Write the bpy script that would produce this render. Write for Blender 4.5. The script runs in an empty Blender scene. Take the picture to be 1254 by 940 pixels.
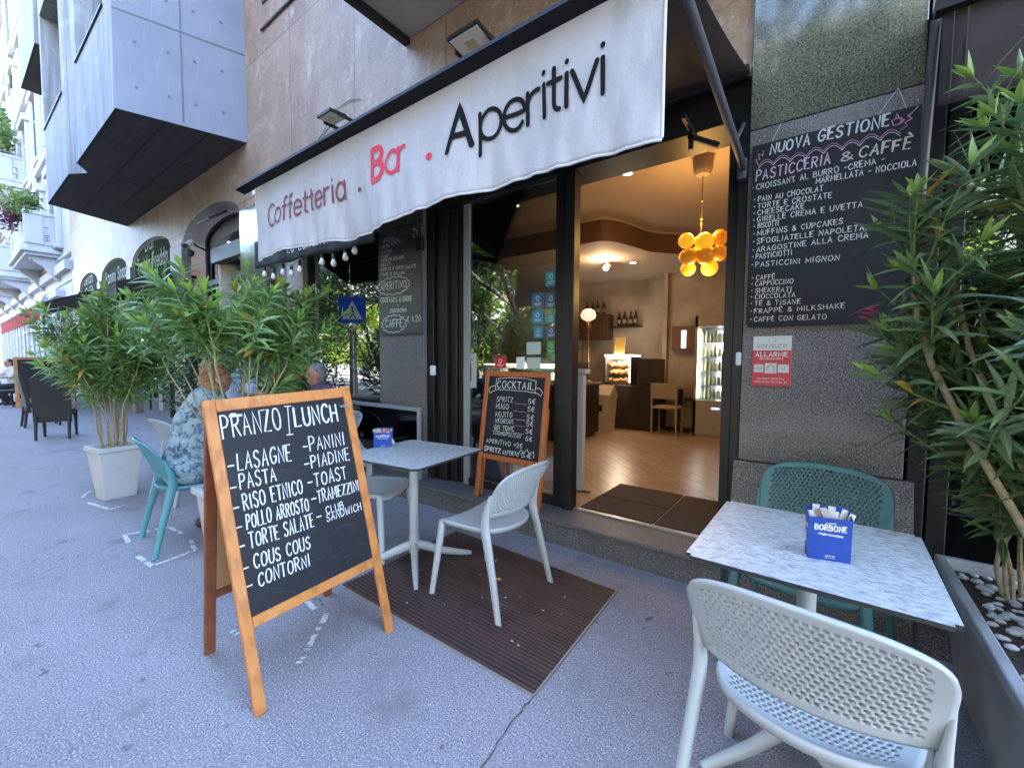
import bpy, bmesh, math, random
from mathutils import Vector, Matrix
random.seed(7)
SC=bpy.context.scene
COL=SC.collection
rad=math.radians; sin=math.sin; cos=math.cos; PI=math.pi
# ---------------------------------------------------------------- camera
def basis(yaw,pitch,roll):
    F=Vector((-sin(yaw)*cos(pitch),cos(yaw)*cos(pitch),-sin(pitch)))
    R=Vector((cos(yaw),sin(yaw),0)); U=R.cross(F)
    return R*cos(roll)+U*sin(roll), -R*sin(roll)+U*cos(roll), F
_R,_U,_F=basis(rad(36.48),rad(3.09),rad(.389))
cd=bpy.data.cameras.new('camera'); cam=bpy.data.objects.new('camera',cd); COL.objects.link(cam)
cam.matrix_world=Matrix(((_R.x,_U.x,-_F.x,0),(_R.y,_U.y,-_F.y,0),(_R.z,_U.z,-_F.z,1.40),(0,0,0,1)))
cd.sensor_width=36; cd.lens=517.7/1254*36; cd.clip_start=.05; cd.clip_end=500
SC.camera=cam
# ---------------------------------------------------------------- world, sun, exposure
W=bpy.data.worlds.new('World'); SC.world=W; W.use_nodes=True
nt=W.node_tree; bg=nt.nodes['Background']; sky=nt.nodes.new('ShaderNodeTexSky')
sky.sky_type='NISHITA'; sky.sun_disc=False
SUN_EL,SUN_AZ=58,20      # the sun stands behind the bar's building, a little to the right
sky.sun_elevation=rad(SUN_EL); sky.sun_rotation=rad(SUN_AZ); sky.air_density=1.0; sky.dust_density=.7; sky.ozone_density=1.9
nt.links.new(sky.outputs[0],bg.inputs[0]); bg.inputs[1].default_value=.15
sd=bpy.data.lights.new('sun','SUN'); sd.energy=3.2; sd.angle=rad(.5); sd.color=(1,.95,.86)
sun=bpy.data.objects.new('sun',sd); COL.objects.link(sun)
# direction towards the sun (rotation 0 = +Y, growing clockwise towards +X)
tos=Vector((sin(rad(SUN_AZ))*cos(rad(SUN_EL)),cos(rad(SUN_AZ))*cos(rad(SUN_EL)),sin(rad(SUN_EL))))
sun.rotation_euler=tos.to_track_quat('Z','Y').to_euler(); sun.location=tos*60
vs=SC.view_settings; vs.view_transform='Standard'; vs.look='None'; vs.gamma=1; vs.use_curve_mapping=False
vs.exposure=4.15
cy=SC.cycles
cy.max_bounces=7; cy.diffuse_bounces=4; cy.glossy_bounces=4; cy.transmission_bounces=6; cy.transparent_max_bounces=12
cy.caustics_reflective=False; cy.caustics_refractive=False; cy.sample_clamp_indirect=6; cy.use_denoising=True
# ---------------------------------------------------------------- materials
MATS={}
def M(name,col,rough=.5,metal=0,spec=.5,mix=(),bump=None,emit=None,estr=0,island=None,trans=0,coat=0,rvar=None,extra=None):
    """procedural material: base colour, then layers mixed over it"""
    if name in MATS: return MATS[name]
    m=bpy.data.materials.new(name); m.use_nodes=True; t=m.node_tree; N=t.nodes; Lk=t.links.new
    b=N['Principled BSDF']; out=N['Material Output']
    b.inputs['Roughness'].default_value=rough; b.inputs['Metallic'].default_value=metal
    b.inputs['Specular IOR Level'].default_value=spec; b.inputs['Base Color'].default_value=(*col,1)
    if coat: b.inputs['Coat Weight'].default_value=coat; b.inputs['Coat Roughness'].default_value=.08
    tc=N.new('ShaderNodeTexCoord')
    def vec(st,rot=None):
        if st is None and rot is None: return tc.outputs['Object']
        mp=N.new('ShaderNodeMapping'); 
        if st: mp.inputs['Scale'].default_value=st
        if rot: mp.inputs['Rotation'].default_value=rot
        Lk(tc.outputs['Object'],mp.inputs[0]); return mp.outputs[0]
    def tex(d):
        k=d.get('k','noise'); v=vec(d.get('st'),d.get('rot'))
        if d.get('warp'):
            nz=N.new('ShaderNodeTexNoise'); nz.inputs['Scale'].default_value=d['warp'][0]; Lk(v,nz.inputs[0])
            ma=N.new('ShaderNodeVectorMath'); ma.operation='MULTIPLY_ADD'; Lk(nz.outputs['Color'],ma.inputs[0]); w=d['warp'][1]; ma.inputs[1].default_value=(w,w,w); Lk(v,ma.inputs[2]); v=ma.outputs[0]
        if k=='noise':
            n=N.new('ShaderNodeTexNoise'); n.inputs['Scale'].default_value=d['s']; n.inputs['Detail'].default_value=d.get('d',4); n.inputs['Roughness'].default_value=d.get('r',.55); o=n.outputs[0]
        elif k=='vor':
            n=N.new('ShaderNodeTexVoronoi'); n.inputs['Scale'].default_value=d['s']; n.feature=d.get('f','F1'); o=n.outputs['Color' if d.get('cell') else 'Distance']
        elif k=='wave':
            n=N.new('ShaderNodeTexWave'); n.inputs['Scale'].default_value=d['s']; n.inputs['Distortion'].default_value=d.get('dist',4); n.inputs['Detail'].default_value=3; n.inputs['Detail Scale'].default_value=d.get('ds',1.5); n.bands_direction=d.get('dir','X'); o=n.outputs[1]
        elif k=='brick':
            n=N.new('ShaderNodeTexBrick'); n.inputs['Scale'].default_value=1; n.inputs['Mortar Size'].default_value=d.get('m',.004); n.inputs['Mortar Smooth'].default_value=.1
            n.inputs['Brick Width'].default_value=d['w']; n.inputs['Row Height'].default_value=d['h']; n.offset=d.get('off',.5)
            n.inputs['Color1'].default_value=(d.get('c1',0),)*3+(1,); n.inputs['Color2'].default_value=(d.get('c2',0),)*3+(1,); n.inputs['Mortar'].default_value=(1,1,1,1); o=n.outputs[0]
        Lk(v,n.inputs[0]); return o
    cur=None
    def ramp(o,lo,hi):
        r=N.new('ShaderNodeMapRange'); r.inputs[1].default_value=lo; r.inputs[2].default_value=hi; Lk(o,r.inputs[0]); return r.outputs[0]
    for d in mix:
        f=ramp(tex(d),d.get('lo',.4),d.get('hi',.6))
        if d.get('fac',1)!=1:
            mm=N.new('ShaderNodeMath'); mm.operation='MULTIPLY'; Lk(f,mm.inputs[0]); mm.inputs[1].default_value=d['fac']; f=mm.outputs[0]
        x=N.new('ShaderNodeMix'); x.data_type='RGBA'; Lk(f,x.inputs[0])
        if cur is None: x.inputs[6].default_value=(*col,1)
        else: Lk(cur,x.inputs[6])
        x.inputs[7].default_value=(*d['c'],1); cur=x.outputs[2]
    if island:
        g=N.new('ShaderNodeNewGeometry'); x=N.new('ShaderNodeMix'); x.data_type='RGBA'; Lk(g.outputs['Random Per Island'],x.inputs[0])
        if cur is None: x.inputs[6].default_value=(*col,1)
        else: Lk(cur,x.inputs[6])
        x.inputs[7].default_value=(*island,1); cur=x.outputs[2]
    if cur is not None: Lk(cur,b.inputs['Base Color'])
    if rvar:
        f=ramp(tex(rvar),rvar.get('lo',.4),rvar.get('hi',.6)); mr=N.new('ShaderNodeMapRange'); Lk(f,mr.inputs[0]); mr.inputs[3].default_value=rvar['a']; mr.inputs[4].default_value=rvar['b']; Lk(mr.outputs[0],b.inputs['Roughness'])
    if bump:
        prev=None
        for d in (bump if isinstance(bump,(list,tuple)) else [bump]):
            bp=N.new('ShaderNodeBump'); bp.inputs['Strength'].default_value=d.get('str',.3); bp.inputs['Distance'].default_value=d.get('dist_',.002)
            o=tex(d); 
            if 'lo' in d: o=ramp(o,d['lo'],d['hi'])
            Lk(o,bp.inputs['Height'])
            if prev: Lk(prev,bp.inputs['Normal'])
            prev=bp.outputs[0]
        Lk(prev,b.inputs['Normal'])
    if emit: b.inputs['Emission Color'].default_value=(*emit,1); b.inputs['Emission Strength'].default_value=estr
    if trans:
        tr=N.new('ShaderNodeBsdfTranslucent'); mx=N.new('ShaderNodeMixShader'); mx.inputs[0].default_value=trans
        if cur is not None: Lk(cur,tr.inputs[0])
        else: tr.inputs[0].default_value=(*col,1)
        Lk(b.outputs[0],mx.inputs[1]); Lk(tr.outputs[0],mx.inputs[2]); Lk(mx.outputs[0],out.inputs[0])
    MATS[name]=m; return m
def glass_mat(name,tint=(.92,.95,.94),boost=1.0,rough=0):
    m=bpy.data.materials.new(name); m.use_nodes=True; t=m.node_tree; N=t.nodes; N.remove(N['Principled BSDF'])
    tr=N.new('ShaderNodeBsdfTransparent'); tr.inputs[0].default_value=(*tint,1)
    gl=N.new('ShaderNodeBsdfGlossy'); gl.inputs['Roughness'].default_value=rough; gl.inputs[0].default_value=(.95,.97,1,1)
    fr=N.new('ShaderNodeFresnel'); fr.inputs[0].default_value=1.5
    mu=N.new('ShaderNodeMath'); mu.operation='MULTIPLY'; mu.use_clamp=True; mu.inputs[1].default_value=boost
    mx=N.new('ShaderNodeMixShader'); L=t.links.new
    L(fr.outputs[0],mu.inputs[0]); L(mu.outputs[0],mx.inputs[0]); L(tr.outputs[0],mx.inputs[1]); L(gl.outputs[0],mx.inputs[2]); L(mx.outputs[0],N['Material Output'].inputs[0])
    return m
# ---------------------------------------------------------------- mesh building
OFF={}
class MB:
    def __init__(s): s.v=[]; s.f=[]; s.mi=[]; s.cur=0
    def add(s,vs,fs):
        n=len(s.v); s.v+= [tuple(p) for p in vs]
        for f in fs: s.f.append(tuple(i+n for i in f)); s.mi.append(s.cur)
        return s
    def box(s,x0,x1,y0,y1,z0,z1,ch=0):
        if x1<x0:x0,x1=x1,x0
        if y1<y0:y0,y1=y1,y0
        if z1<z0:z0,z1=z1,z0
        if ch<=0:
            return s.add([(x0,y0,z0),(x1,y0,z0),(x1,y1,z0),(x0,y1,z0),(x0,y0,z1),(x1,y0,z1),(x1,y1,z1),(x0,y1,z1)],[(0,3,2,1),(4,5,6,7),(0,1,5,4),(1,2,6,5),(2,3,7,6),(3,0,4,7)])
        c=min(ch,(x1-x0)*.45,(y1-y0)*.45,(z1-z0)*.45)
        bm=bmesh.new(); bmesh.ops.create_cube(bm,size=1)
        for v in bm.verts: v.co=Vector(((x0+x1)/2+v.co.x*(x1-x0),(y0+y1)/2+v.co.y*(y1-y0),(z0+z1)/2+v.co.z*(z1-z0)))
        bmesh.ops.bevel(bm,geom=list(bm.edges),offset=c,segments=1 if c<.004 else 2,profile=.5,affect='EDGES')
        s.bm(bm); return s
    def bm(s,bm,mat=None):
        bm.verts.index_update(); vs=[(mat@v.co if mat else v.co) for v in bm.verts]
        fs=[tuple(v.index for v in f.verts) for f in bm.faces]; bm.free(); return s.add(vs,fs)
    def obox(s,c,ax,ay,az,hx,hy,hz,ch=0):
        """box with its own axes"""
        ax,ay,az=[Vector(a).normalized() for a in (ax,ay,az)]
        t=MB(); t.box(-hx,hx,-hy,hy,-hz,hz,ch); c=Vector(c)
        return s.add([c+ax*p[0]+ay*p[1]+az*p[2] for p in t.v],t.f)
    def prism(s,pts,d):
        """pts: 3-D polygon, extruded by vector d"""
        n=len(pts); d=Vector(d); a=[Vector(p) for p in pts]
        return s.add(a+[p+d for p in a],[tuple(range(n))[::-1],tuple(range(n,2*n))]+[(i,(i+1)%n,n+(i+1)%n,n+i) for i in range(n)])
    def tube(s,path,r,seg=10,cap=True,ell=None):
        """path of points, r: number or list; round section"""
        P=[Vector(p) for p in path]; n=len(P); rr=r if isinstance(r,(list,tuple)) else [r]*n
        vs=[]; fs=[]; up=None
        for i,p in enumerate(P):
            d=(P[min(i+1,n-1)]-P[max(i-1,0)]).normalized()
            if up is None: up=Vector((0,0,1)) if abs(d.z)<.9 else Vector((1,0,0))
            a=(up-d*up.dot(d)); a=a.normalized() if a.length>1e-6 else d.orthogonal().normalized()
            b=d.cross(a); up=a
            for k in range(seg):
                t=2*PI*k/seg; vs.append(p+a*(cos(t)*rr[i])+b*(sin(t)*rr[i]*(ell or 1)))
        for i in range(n-1):
            for k in range(seg): fs.append((i*seg+k,i*seg+(k+1)%seg,(i+1)*seg+(k+1)%seg,(i+1)*seg+k))
        if cap: fs.append(tuple(range(seg))[::-1]); fs.append(tuple((n-1)*seg+k for k in range(seg)))
        return s.add(vs,fs)
    def capsule(s,path,r,seg=12):
        P=[Vector(p) for p in path]; n=len(P); rr=list(r) if isinstance(r,(list,tuple)) else [r]*n
        a=(P[0]-P[1]).normalized(); b=(P[-1]-P[-2]).normalized()
        P2=[P[0]+a*rr[0]*k for k in (.98,.8,.45)]+P+[P[-1]+b*rr[-1]*k for k in (.45,.8,.98)]
        r2=[rr[0]*k for k in (.15,.58,.88)]+rr+[rr[-1]*k for k in (.88,.58,.15)]
        return s.tube(P2,r2,seg)
    def lathe(s,prof,c=(0,0,0),seg=20,axis='z'):
        vs=[];n=len(prof)
        for r,z in prof:
            for k in range(seg):
                t=2*PI*k/seg; q=(r*cos(t),r*sin(t),z)
                if axis=='y': q=(q[0],q[2],q[1])
                vs.append((c[0]+q[0],c[1]+q[1],c[2]+q[2]))
        fs=[(i*seg+k,i*seg+(k+1)%seg,(i+1)*seg+(k+1)%seg,(i+1)*seg+k) for i in range(n-1) for k in range(seg)]
        if prof[0][0]>1e-4: fs.append(tuple(range(seg))[::-1])
        if prof[-1][0]>1e-4: fs.append(tuple((n-1)*seg+k for k in range(seg)))
        return s.add(vs,fs)
    def ball(s,c,r,seg=16,rings=10,sq=(1,1,1)):
        bm=bmesh.new(); bmesh.ops.create_uvsphere(bm,u_segments=seg,v_segments=rings,radius=1)
        rr=(r*sq[0],r*sq[1],r*sq[2])
        for v in bm.verts: v.co=Vector((c[0]+v.co.x*rr[0],c[1]+v.co.y*rr[1],c[2]+v.co.z*rr[2]))
        return s.bm(bm)
    def grid(s,fn,nu,nv):
        return s.add([fn(i/nu,j/nv) for j in range(nv+1) for i in range(nu+1)],[(j*(nu+1)+i,j*(nu+1)+i+1,(j+1)*(nu+1)+i+1,(j+1)*(nu+1)+i) for j in range(nv) for i in range(nu)])
    def build(s,name,mat,parent=None,smooth=False,sharp=40):
        me=bpy.data.meshes.new(name)
        o=Vector((0,0,0))
        if parent is not None: o=OFF.get(parent.name,Vector((0,0,0)))
        me.from_pydata([(p[0]-o.x,p[1]-o.y,p[2]-o.z) for p in s.v],[],s.f)
        mats=mat if isinstance(mat,(list,tuple)) else [mat]
        for m in mats: me.materials.append(m)
        if len(mats)>1: me.polygons.foreach_set('material_index',s.mi)
        me.validate()
        if smooth:
            me.shade_smooth()
            if sharp: me.set_sharp_from_angle(angle=rad(sharp))
        ob=bpy.data.objects.new(name,me); COL.objects.link(ob)
        if parent is not None: ob.parent=parent; OFF[ob.name]=o.copy()
        return ob
def fixn(o):
    bm=bmesh.new(); bm.from_mesh(o.data); bmesh.ops.recalc_face_normals(bm,faces=bm.faces); bm.to_mesh(o.data); bm.free(); return o
def thing(name,label,cat,loc=(0,0,0),group=None):
    o=bpy.data.objects.new(name,None); COL.objects.link(o); o.location=loc; o.empty_display_size=.1
    OFF[o.name]=Vector(loc); return tag(o,label,cat,group)
def tag(o,label=None,cat=None,group=None,kind=None):
    if label: o['label']=label
    if cat: o['category']=cat
    if group: o['group']=group
    if kind: o['kind']=kind
    return o
def struct(name,mb,mat,smooth=False):
    o=mb.build(name,mat,smooth=smooth); o['kind']='structure'; return o
def dup(o,loc=None,rz=None,label=None,group=None,parent=None,mats=None,scale=None):
    c=o.copy(); COL.objects.link(c)
    if parent is not None: c.parent=parent
    for ch in list(o.children): dup(ch,parent=c,mats=mats)
    if mats and c.type=='MESH':
        key=(o.data.name,mats[1].name)
        if key not in MCACHE:
            me=o.data.copy()
            for i,mm in enumerate(me.materials):
                if mm==mats[0]: me.materials[i]=mats[1]
            MCACHE[key]=me
        c.data=MCACHE[key]
    if loc is not None: c.location=loc
    if rz is not None: c.rotation_euler=(0,0,rz)
    if scale: c.scale=(scale,)*3
    if label: c['label']=label
    if group: c['group']=group
    return c
MCACHE={}
# ---------------------------------------------------------------- lettering: single-stroke hand letters drawn as ribbons
_G={}  # width (ninths of the cap height), strokes
_G['B']=(6,[[(0,0),(0,9)],[(0,9),(4,8.8),(5.4,7),(4,5),(0,4.8)],[(0,4.8),(4.6,4.6),(6,2.5),(4.5,.2),(0,0)]])
_G['D']=(6,[[(0,0),(0,9)],[(0,9),(3.5,8.6),(6,6.5),(6,3),(3.8,.5),(0,0)]])
_G['C']=(6,[[(6,7.6),(4.6,8.9),(2.4,8.7),(.5,6.8),(0,4.3),(.7,1.7),(2.6,.1),(4.8,.2),(6,1.5)]])
_G['E']=(5,[[(5,9),(0,9),(0,0),(5,0)],[(0,4.7),(4,4.7)]])
_G['F']=(5,[[(5,9),(0,9),(0,0)],[(0,4.6),(4,4.6)]])
_G['G']=(6.5,[[(6,7.6),(4.6,8.9),(2.4,8.7),(.5,6.8),(0,4.3),(.7,1.7),(2.6,.1),(4.8,.3),(6.2,1.8),(6.3,3.9)],[(6.3,3.9),(3.7,3.9)]])
_G['J']=(5,[[(1.5,9),(5,9)],[(4.4,9),(4.4,3),(3.6,.6),(1.8,0),(.2,1.4)]])
_G['K']=(6,[[(0,0),(0,9)],[(5.4,9),(0,4)],[(1.6,5.3),(5.8,0)]])
_G['O']=(7,[[(3.6,9),(1.2,8),(0,4.6),(1,1.1),(3.4,0),(5.8,1),(7,4.4),(6,7.8),(3.6,9)]])
_G['P']=(5.6,[[(0,0),(0,9)],[(0,9),(3.6,8.9),(5.5,7),(4,4.7),(0,4.1)]])
_G['Q']=(7,_G['O'][1]+[[(4.4,2.4),(7,-.6)]])
_G['R']=(6,[[(0,0),(0,9)],[(0,9),(3.6,8.9),(5.4,7),(4,5),(0,4.4)],[(2.2,4.5),(5.8,0)]])
_G['S']=(5.6,[[(5.3,7.8),(4,8.9),(2,8.8),(.5,7.3),(1,5.5),(3,4.6),(5,3.4),(5.4,1.6),(3.8,.1),(1.6,0),(0,1.5)]])
_G['T']=(6,[[(0,9),(6,9)],[(3,9),(3,0)]])
_G['U']=(6,[[(0,9),(0,3),(.8,.8),(3,0),(5.1,.8),(6,3),(6,9)]])
_G['V']=(6,[[(0,9),(3,0),(6,9)]])
_G['A']=(6,[[(0,0),(3,9),(6,0)],[(1.1,3.2),(4.9,3.2)]])
_G['M']=(7.5,[[(0,0),(.6,9),(3.7,2.4),(6.9,9),(7.5,0)]])
_G['N']=(6,[[(0,0),(0,9),(6,0),(6,9)]])
_G['W']=(8,[[(0,9),(2,0),(4,6.5),(6,0),(8,9)]])
_G['Z']=(6,[[(0,9),(6,9),(0,0),(6,0)]])
_G['I']=(1.6,[[(.8,0),(.8,9)]]); _G['L']=(5,[[(0,9),(0,0),(5,0)]]); _G['H']=(6,[[(0,0),(0,9)],[(6,0),(6,9)],[(0,4.6),(6,4.6)]])
_G['X']=(6,[[(0,9),(6,0)],[(6,9),(0,0)]]); _G['Y']=(6,[[(0,9),(3,4.4),(6,9)],[(3,4.4),(3,0)]])
_G['0']=(5.6,[[(2.8,9),(.7,7.6),(0,4.5),(.7,1.3),(2.8,0),(4.9,1.3),(5.6,4.5),(4.9,7.6),(2.8,9)]])
_G['1']=(3,[[(0,7),(2.2,9),(2.2,0)]])
_G['2']=(5,[[(0,7),(1,8.7),(3,9),(4.7,7.6),(4.3,5.4),(0,0)],[(0,0),(5,0)]])
_G['5']=(5,[[(5,9),(.6,9),(.3,5)],[(.3,5),(2.6,5.6),(4.8,4.3),(4.8,1.7),(2.8,0),(0,.8)]])
_G['6']=(5,[[(4.4,9),(1.6,7),(0,3.4),(.8,.8),(2.7,0),(4.8,1.2),(4.8,3.4),(2.8,4.7),(.4,3.4)]])
_G['8']=(5,[[(2.5,5),(.4,6.8),(2.5,9),(4.6,6.8),(2.5,5),(0,2.4),(2.5,0),(5,2.4),(2.5,5)]])
_G['-']=(4,[[(0,4.4),(4,4.7)]]); _G['+']=(5,[[(0,4.5),(5,4.5)],[(2.5,7),(2.5,2)]]); _G['.']=(1.5,[[(.5,.1),(.9,.5)]]); _G['·']=(1.5,[[(.4,4),(.9,4.5)]])
_G['&']=(6,[[(6,0),(1.6,6),(1.8,8.4),(3.4,9),(4.6,7.4),(3.4,5.4),(.4,3),(.3,1),(2.4,0),(4.6,1.2),(6,4)]])
_G['€']=(6,[[(5.8,7.6),(4.2,9),(2.2,8.2),(1,5),(1.8,1.3),(4,0),(5.8,1.3)],[(0,5.5),(4.4,5.5)],[(0,3.7),(4,3.7)]])
_G['|']=(2.4,[[(0,10),(2.4,10)],[(1.2,10),(1.2,-1)],[(0,-1),(2.4,-1)]])
_G['È']=(5,_G['E'][1]+[[(1.4,12),(3.4,10.4)]])
_SM=set('BCDGJOPQRSU025688&€')
def arc(cx,cy,rx,ry,a0,a1,n=14): return [(cx+rx*cos(rad(a0+(a1-a0)*i/n)),cy+ry*sin(rad(a0+(a1-a0)*i/n))) for i in range(n+1)]
# upright geometric lower case (x-height 6)
_LC={'a':(5.6,[arc(2.8,3,2.8,3,0,360,22),[(5.6,6),(5.6,0)]]),'e':(5.4,[[(.1,3.1),(5.3,3.1)],arc(2.7,3,2.65,3,2,318,20)]),'f':(3,[arc(2.8,7.8,1.6,1.5,80,180,8)+[(1.2,0)],[(0,5.7),(2.8,5.7)]]),
'i':(1,[[(.5,0),(.5,6)],[(.5,8.1),(.5,8.25)]]),'o':(6,[arc(3,3,3,3,0,360,22)]),'p':(5.8,[[(0,6),(0,-2.8)],arc(2.9,3,2.9,3,0,360,22)]),'r':(3,[[(0,0),(0,6)],arc(2.2,3.6,2.2,2.3,180,75,10)]),
't':(3,[[(1.3,8),(1.3,1.6)]+arc(2.7,1.6,1.4,1.5,180,265,6),[(0,5.7),(2.8,5.7)]]),'v':(5,[[(0,6),(2.5,0),(5,6)]]),'C':(7,[arc(4.4,4.5,4.4,4.5,50,310,22)]),'B':(5.2,[[(0,0),(0,9)],[(0,9),(2.4,9)]+arc(2.4,6.9,2.2,2.1,90,-90,10)+[(0,4.8)],[(2.4,4.8)]+arc(2.5,2.4,2.6,2.4,90,-90,10)+[(0,0)]]),
'A':(7,[[(0,0),(3.5,9),(7,0)],[(1.2,3),(5.8,3)]]),'n':(5,[[(0,0),(0,6)],[(0,3.4)]+arc(2.5,3.5,2.5,2.5,180,0,10)+[(5,0)]]),'d':(5.8,[arc(2.9,3,2.9,3,0,360,20),[(5.8,9),(5.8,0)]]),'c':(5,[arc(2.9,3,2.9,3,50,310,16)]),
's':(4,[[(3.8,5.2),(2,6),(.4,4.8),(2,3.2),(3.8,1.6),(2,0),(.1,.9)]]),'u':(5,[[(0,6),(0,2.4)]+arc(2.5,2.5,2.5,2.5,180,360,10)+[(5,6)],[(5,6),(5,0)]]),'l':(1,[[(.5,0),(.5,9)]]),'T':_G['T'],'F':_G['F'],'P':_G['P'],'S':_G['S'],'G':_G['G'],'L':_G['L'],'È':_G['È'],'è':(5.4,[[(.1,3.1),(5.3,3.1)],arc(2.7,3,2.65,3,2,318,20),[(1.6,8.6),(3.2,7.2)]]),
'm':(8,[[(0,0),(0,6)],arc(2,4,2,2,180,0,8)+[(4,0)],arc(6,4,2,2,180,0,8)+[(8,0)]]),'z':(4.4,[[(0,6),(4.4,6),(0,0),(4.4,0)]]),'g':(5.6,[arc(2.8,3,2.8,3,0,360,20),[(5.6,6),(5.6,-1)]+arc(3,-1,2.6,1.8,0,-150,8)])}
def cr(pts,n=4):
    """Catmull-Rom through pts"""
    if len(pts)<3: return pts
    P=[pts[0]]+list(pts)+[pts[-1]]; out=[]
    for i in range(1,len(P)-2):
        a,b,c,d=P[i-1:i+3]
        for k in range(n):
            t=k/n; out.append(tuple(.5*((2*b[j])+(-a[j]+c[j])*t+(2*a[j]-5*b[j]+4*c[j]-d[j])*t*t+(-a[j]+3*b[j]-3*c[j]+d[j])*t**3) for j in range(2)))
    out.append(pts[-1]); return out
_lay=[0]
def ribbon(mb,pts,w,put,wob=0):
    """flat stroke with round ends; put(s,t,h) -> 3-D point, h is the lift off the surface"""
    P=[]
    for p in pts:
        if not P or math.hypot(p[0]-P[-1][0],p[1]-P[-1][1])>1e-6: P.append(p)
    if len(P)<2: P=[P[0],(P[0][0]+w*.15,P[0][1])]
    _lay[0]=(_lay[0]+1)%7; h=.0006+.00008*_lay[0]
    n=len(P); L=[];R=[]
    for i,p in enumerate(P):
        a=P[max(i-1,0)]; b=P[min(i+1,n-1)]; dx,dy=b[0]-a[0],b[1]-a[1]; l=math.hypot(dx,dy) or 1; dx/=l;dy/=l
        k=1
        if 0<i<n-1:
            e=(P[i][0]-a[0],P[i][1]-a[1]); le=math.hypot(*e) or 1; c=(e[0]*dx+e[1]*dy)/le; k=min(1/max(c,.45),1.9)
        ww=w/2*k*(1+random.uniform(-wob,wob))
        L.append((p[0]-dy*ww,p[1]+dx*ww)); R.append((p[0]+dy*ww,p[1]-dx*ww))
    def cap(i,j,sg):
        p=P[i]; q=P[j]; a=math.atan2(p[1]-q[1],p[0]-q[0]); return [(p[0]+cos(a+t)*w/2,p[1]+sin(a+t)*w/2) for t in (-.9,-.3,.3,.9)]
    vs=[put(*q,h) for q in L]+[put(*q,h) for q in R]; fs=[(n+i,n+i+1,i+1,i) for i in range(n-1)]
    m=len(vs); vs+=[put(*q,h) for q in cap(0,1,1)]; fs.append((0,m,m+1,m+2,m+3,n))
    m=len(vs); vs+=[put(*q,h) for q in cap(n-1,n-2,1)]; fs.append((2*n-1,m,m+1,m+2,m+3,n-1))
    mb.add(vs,fs)
def write(mb,text,s0,t0,s1,t1,h,w,put,hand=1,font=None,slant=0,wob=.18,fit=True,gap=3.1):
    """text along a baseline from (s0,t0) to (s1,t1), cap height h, stroke width w"""
    F=font or _G; tot=0; ws=[]; w*=.86
    for ch in text:
        g=F.get(ch); ww=3.4 if ch==' ' else (g[0] if g else 4); ws.append(ww); tot+=ww+gap
    tot-=gap; dx,dy=s1-s0,t1-t0; L=math.hypot(dx,dy); ux,uy=dx/L,dy/L
    k=L/tot if fit else h/9; x=0
    for ch,ww in zip(text,ws):
        g=F.get(ch)
        if g:
            js=1+hand*random.uniform(-.07,.07); jy=hand*random.uniform(-.25,.25); jr=hand*random.uniform(-.05,.05)
            for st in g[1]:
                q=cr(st) if (F is _G and ch in _SM and len(st)>2) else st
                o=[]
                for (a,b) in q:
                    a2=a+jr*b+slant*b; b2=b*js+jy
                    if hand: a2+=random.uniform(-.06,.06); b2+=random.uniform(-.06,.06)
                    X=(x+a2)*k; Y=b2*h/9; o.append((s0+ux*X-uy*Y,t0+uy*X+ux*Y))
                ribbon(mb,o,w,put,wob)
        x+=ww+gap
# ================================================================ materials in use
ASPH=M('asphalt',(.285,.265,.29),.82,spec=.35,mix=[dict(s=1.1,lo=.35,hi=.7,c=(.205,.20,.215),d=6,fac=.8),dict(s=22,lo=.45,hi=.68,c=(.215,.20,.225),d=7,r=.7,fac=.6),dict(s=120,lo=.53,hi=.65,c=(.50,.475,.51),d=3,fac=.85),dict(s=165,lo=.53,hi=.63,c=(.075,.07,.08),d=3,fac=.9),dict(s=3.2,lo=.60,hi=.70,c=(.15,.15,.155),d=5,fac=.5),dict(s=7,lo=.655,hi=.70,c=(.11,.105,.115),d=7,r=.6,fac=.7),dict(s=1.6,lo=.56,hi=.72,c=(.17,.16,.175),d=9,r=.68,fac=.65),dict(k='vor',s=2.6,warp=(6,.5),lo=.075,hi=.045,c=(.07,.07,.075),fac=.75),dict(k='vor',s=60,lo=.13,hi=.09,c=(.45,.45,.46),fac=.5)],
  bump=[dict(s=190,str=.5,dist_=.003,d=3),dict(s=9,str=.25,dist_=.006,d=4)])
ROAD=M('road_asphalt',(.055,.055,.058),.85,mix=[dict(s=80,lo=.5,hi=.7,c=(.10,.10,.10))])
PAINT=M('worn_white_paint',(.62,.62,.60),.6,mix=[dict(s=38,lo=.55,hi=.60,c=(.24,.235,.25),d=6)])
CRACK=M('crack_filler',(.075,.075,.08),.9)
KERB=M('kerb_granite',(.3,.3,.3),.7,mix=[dict(s=120,lo=.45,hi=.6,c=(.18,.18,.18))])
GRAN=M('speckled_granite',(.17,.155,.145),.5,mix=[dict(s=120,lo=.40,hi=.54,c=(.065,.06,.058),d=3),dict(s=150,lo=.55,hi=.65,c=(.37,.355,.34),d=2,fac=.85),dict(s=1.8,lo=.45,hi=.75,c=(.23,.16,.12),d=4,fac=.35),dict(s=.9,st=(1,1,3),lo=.55,hi=.7,c=(.30,.29,.29),fac=.35)],bump=dict(s=160,str=.06,dist_=.001))
GPOL=M('polished_granite',(.135,.13,.085),.10,spec=.9,coat=1,mix=[dict(s=90,lo=.42,hi=.56,c=(.06,.06,.042),d=3),dict(s=120,lo=.56,hi=.64,c=(.26,.25,.18),d=2,fac=.85)])
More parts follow.
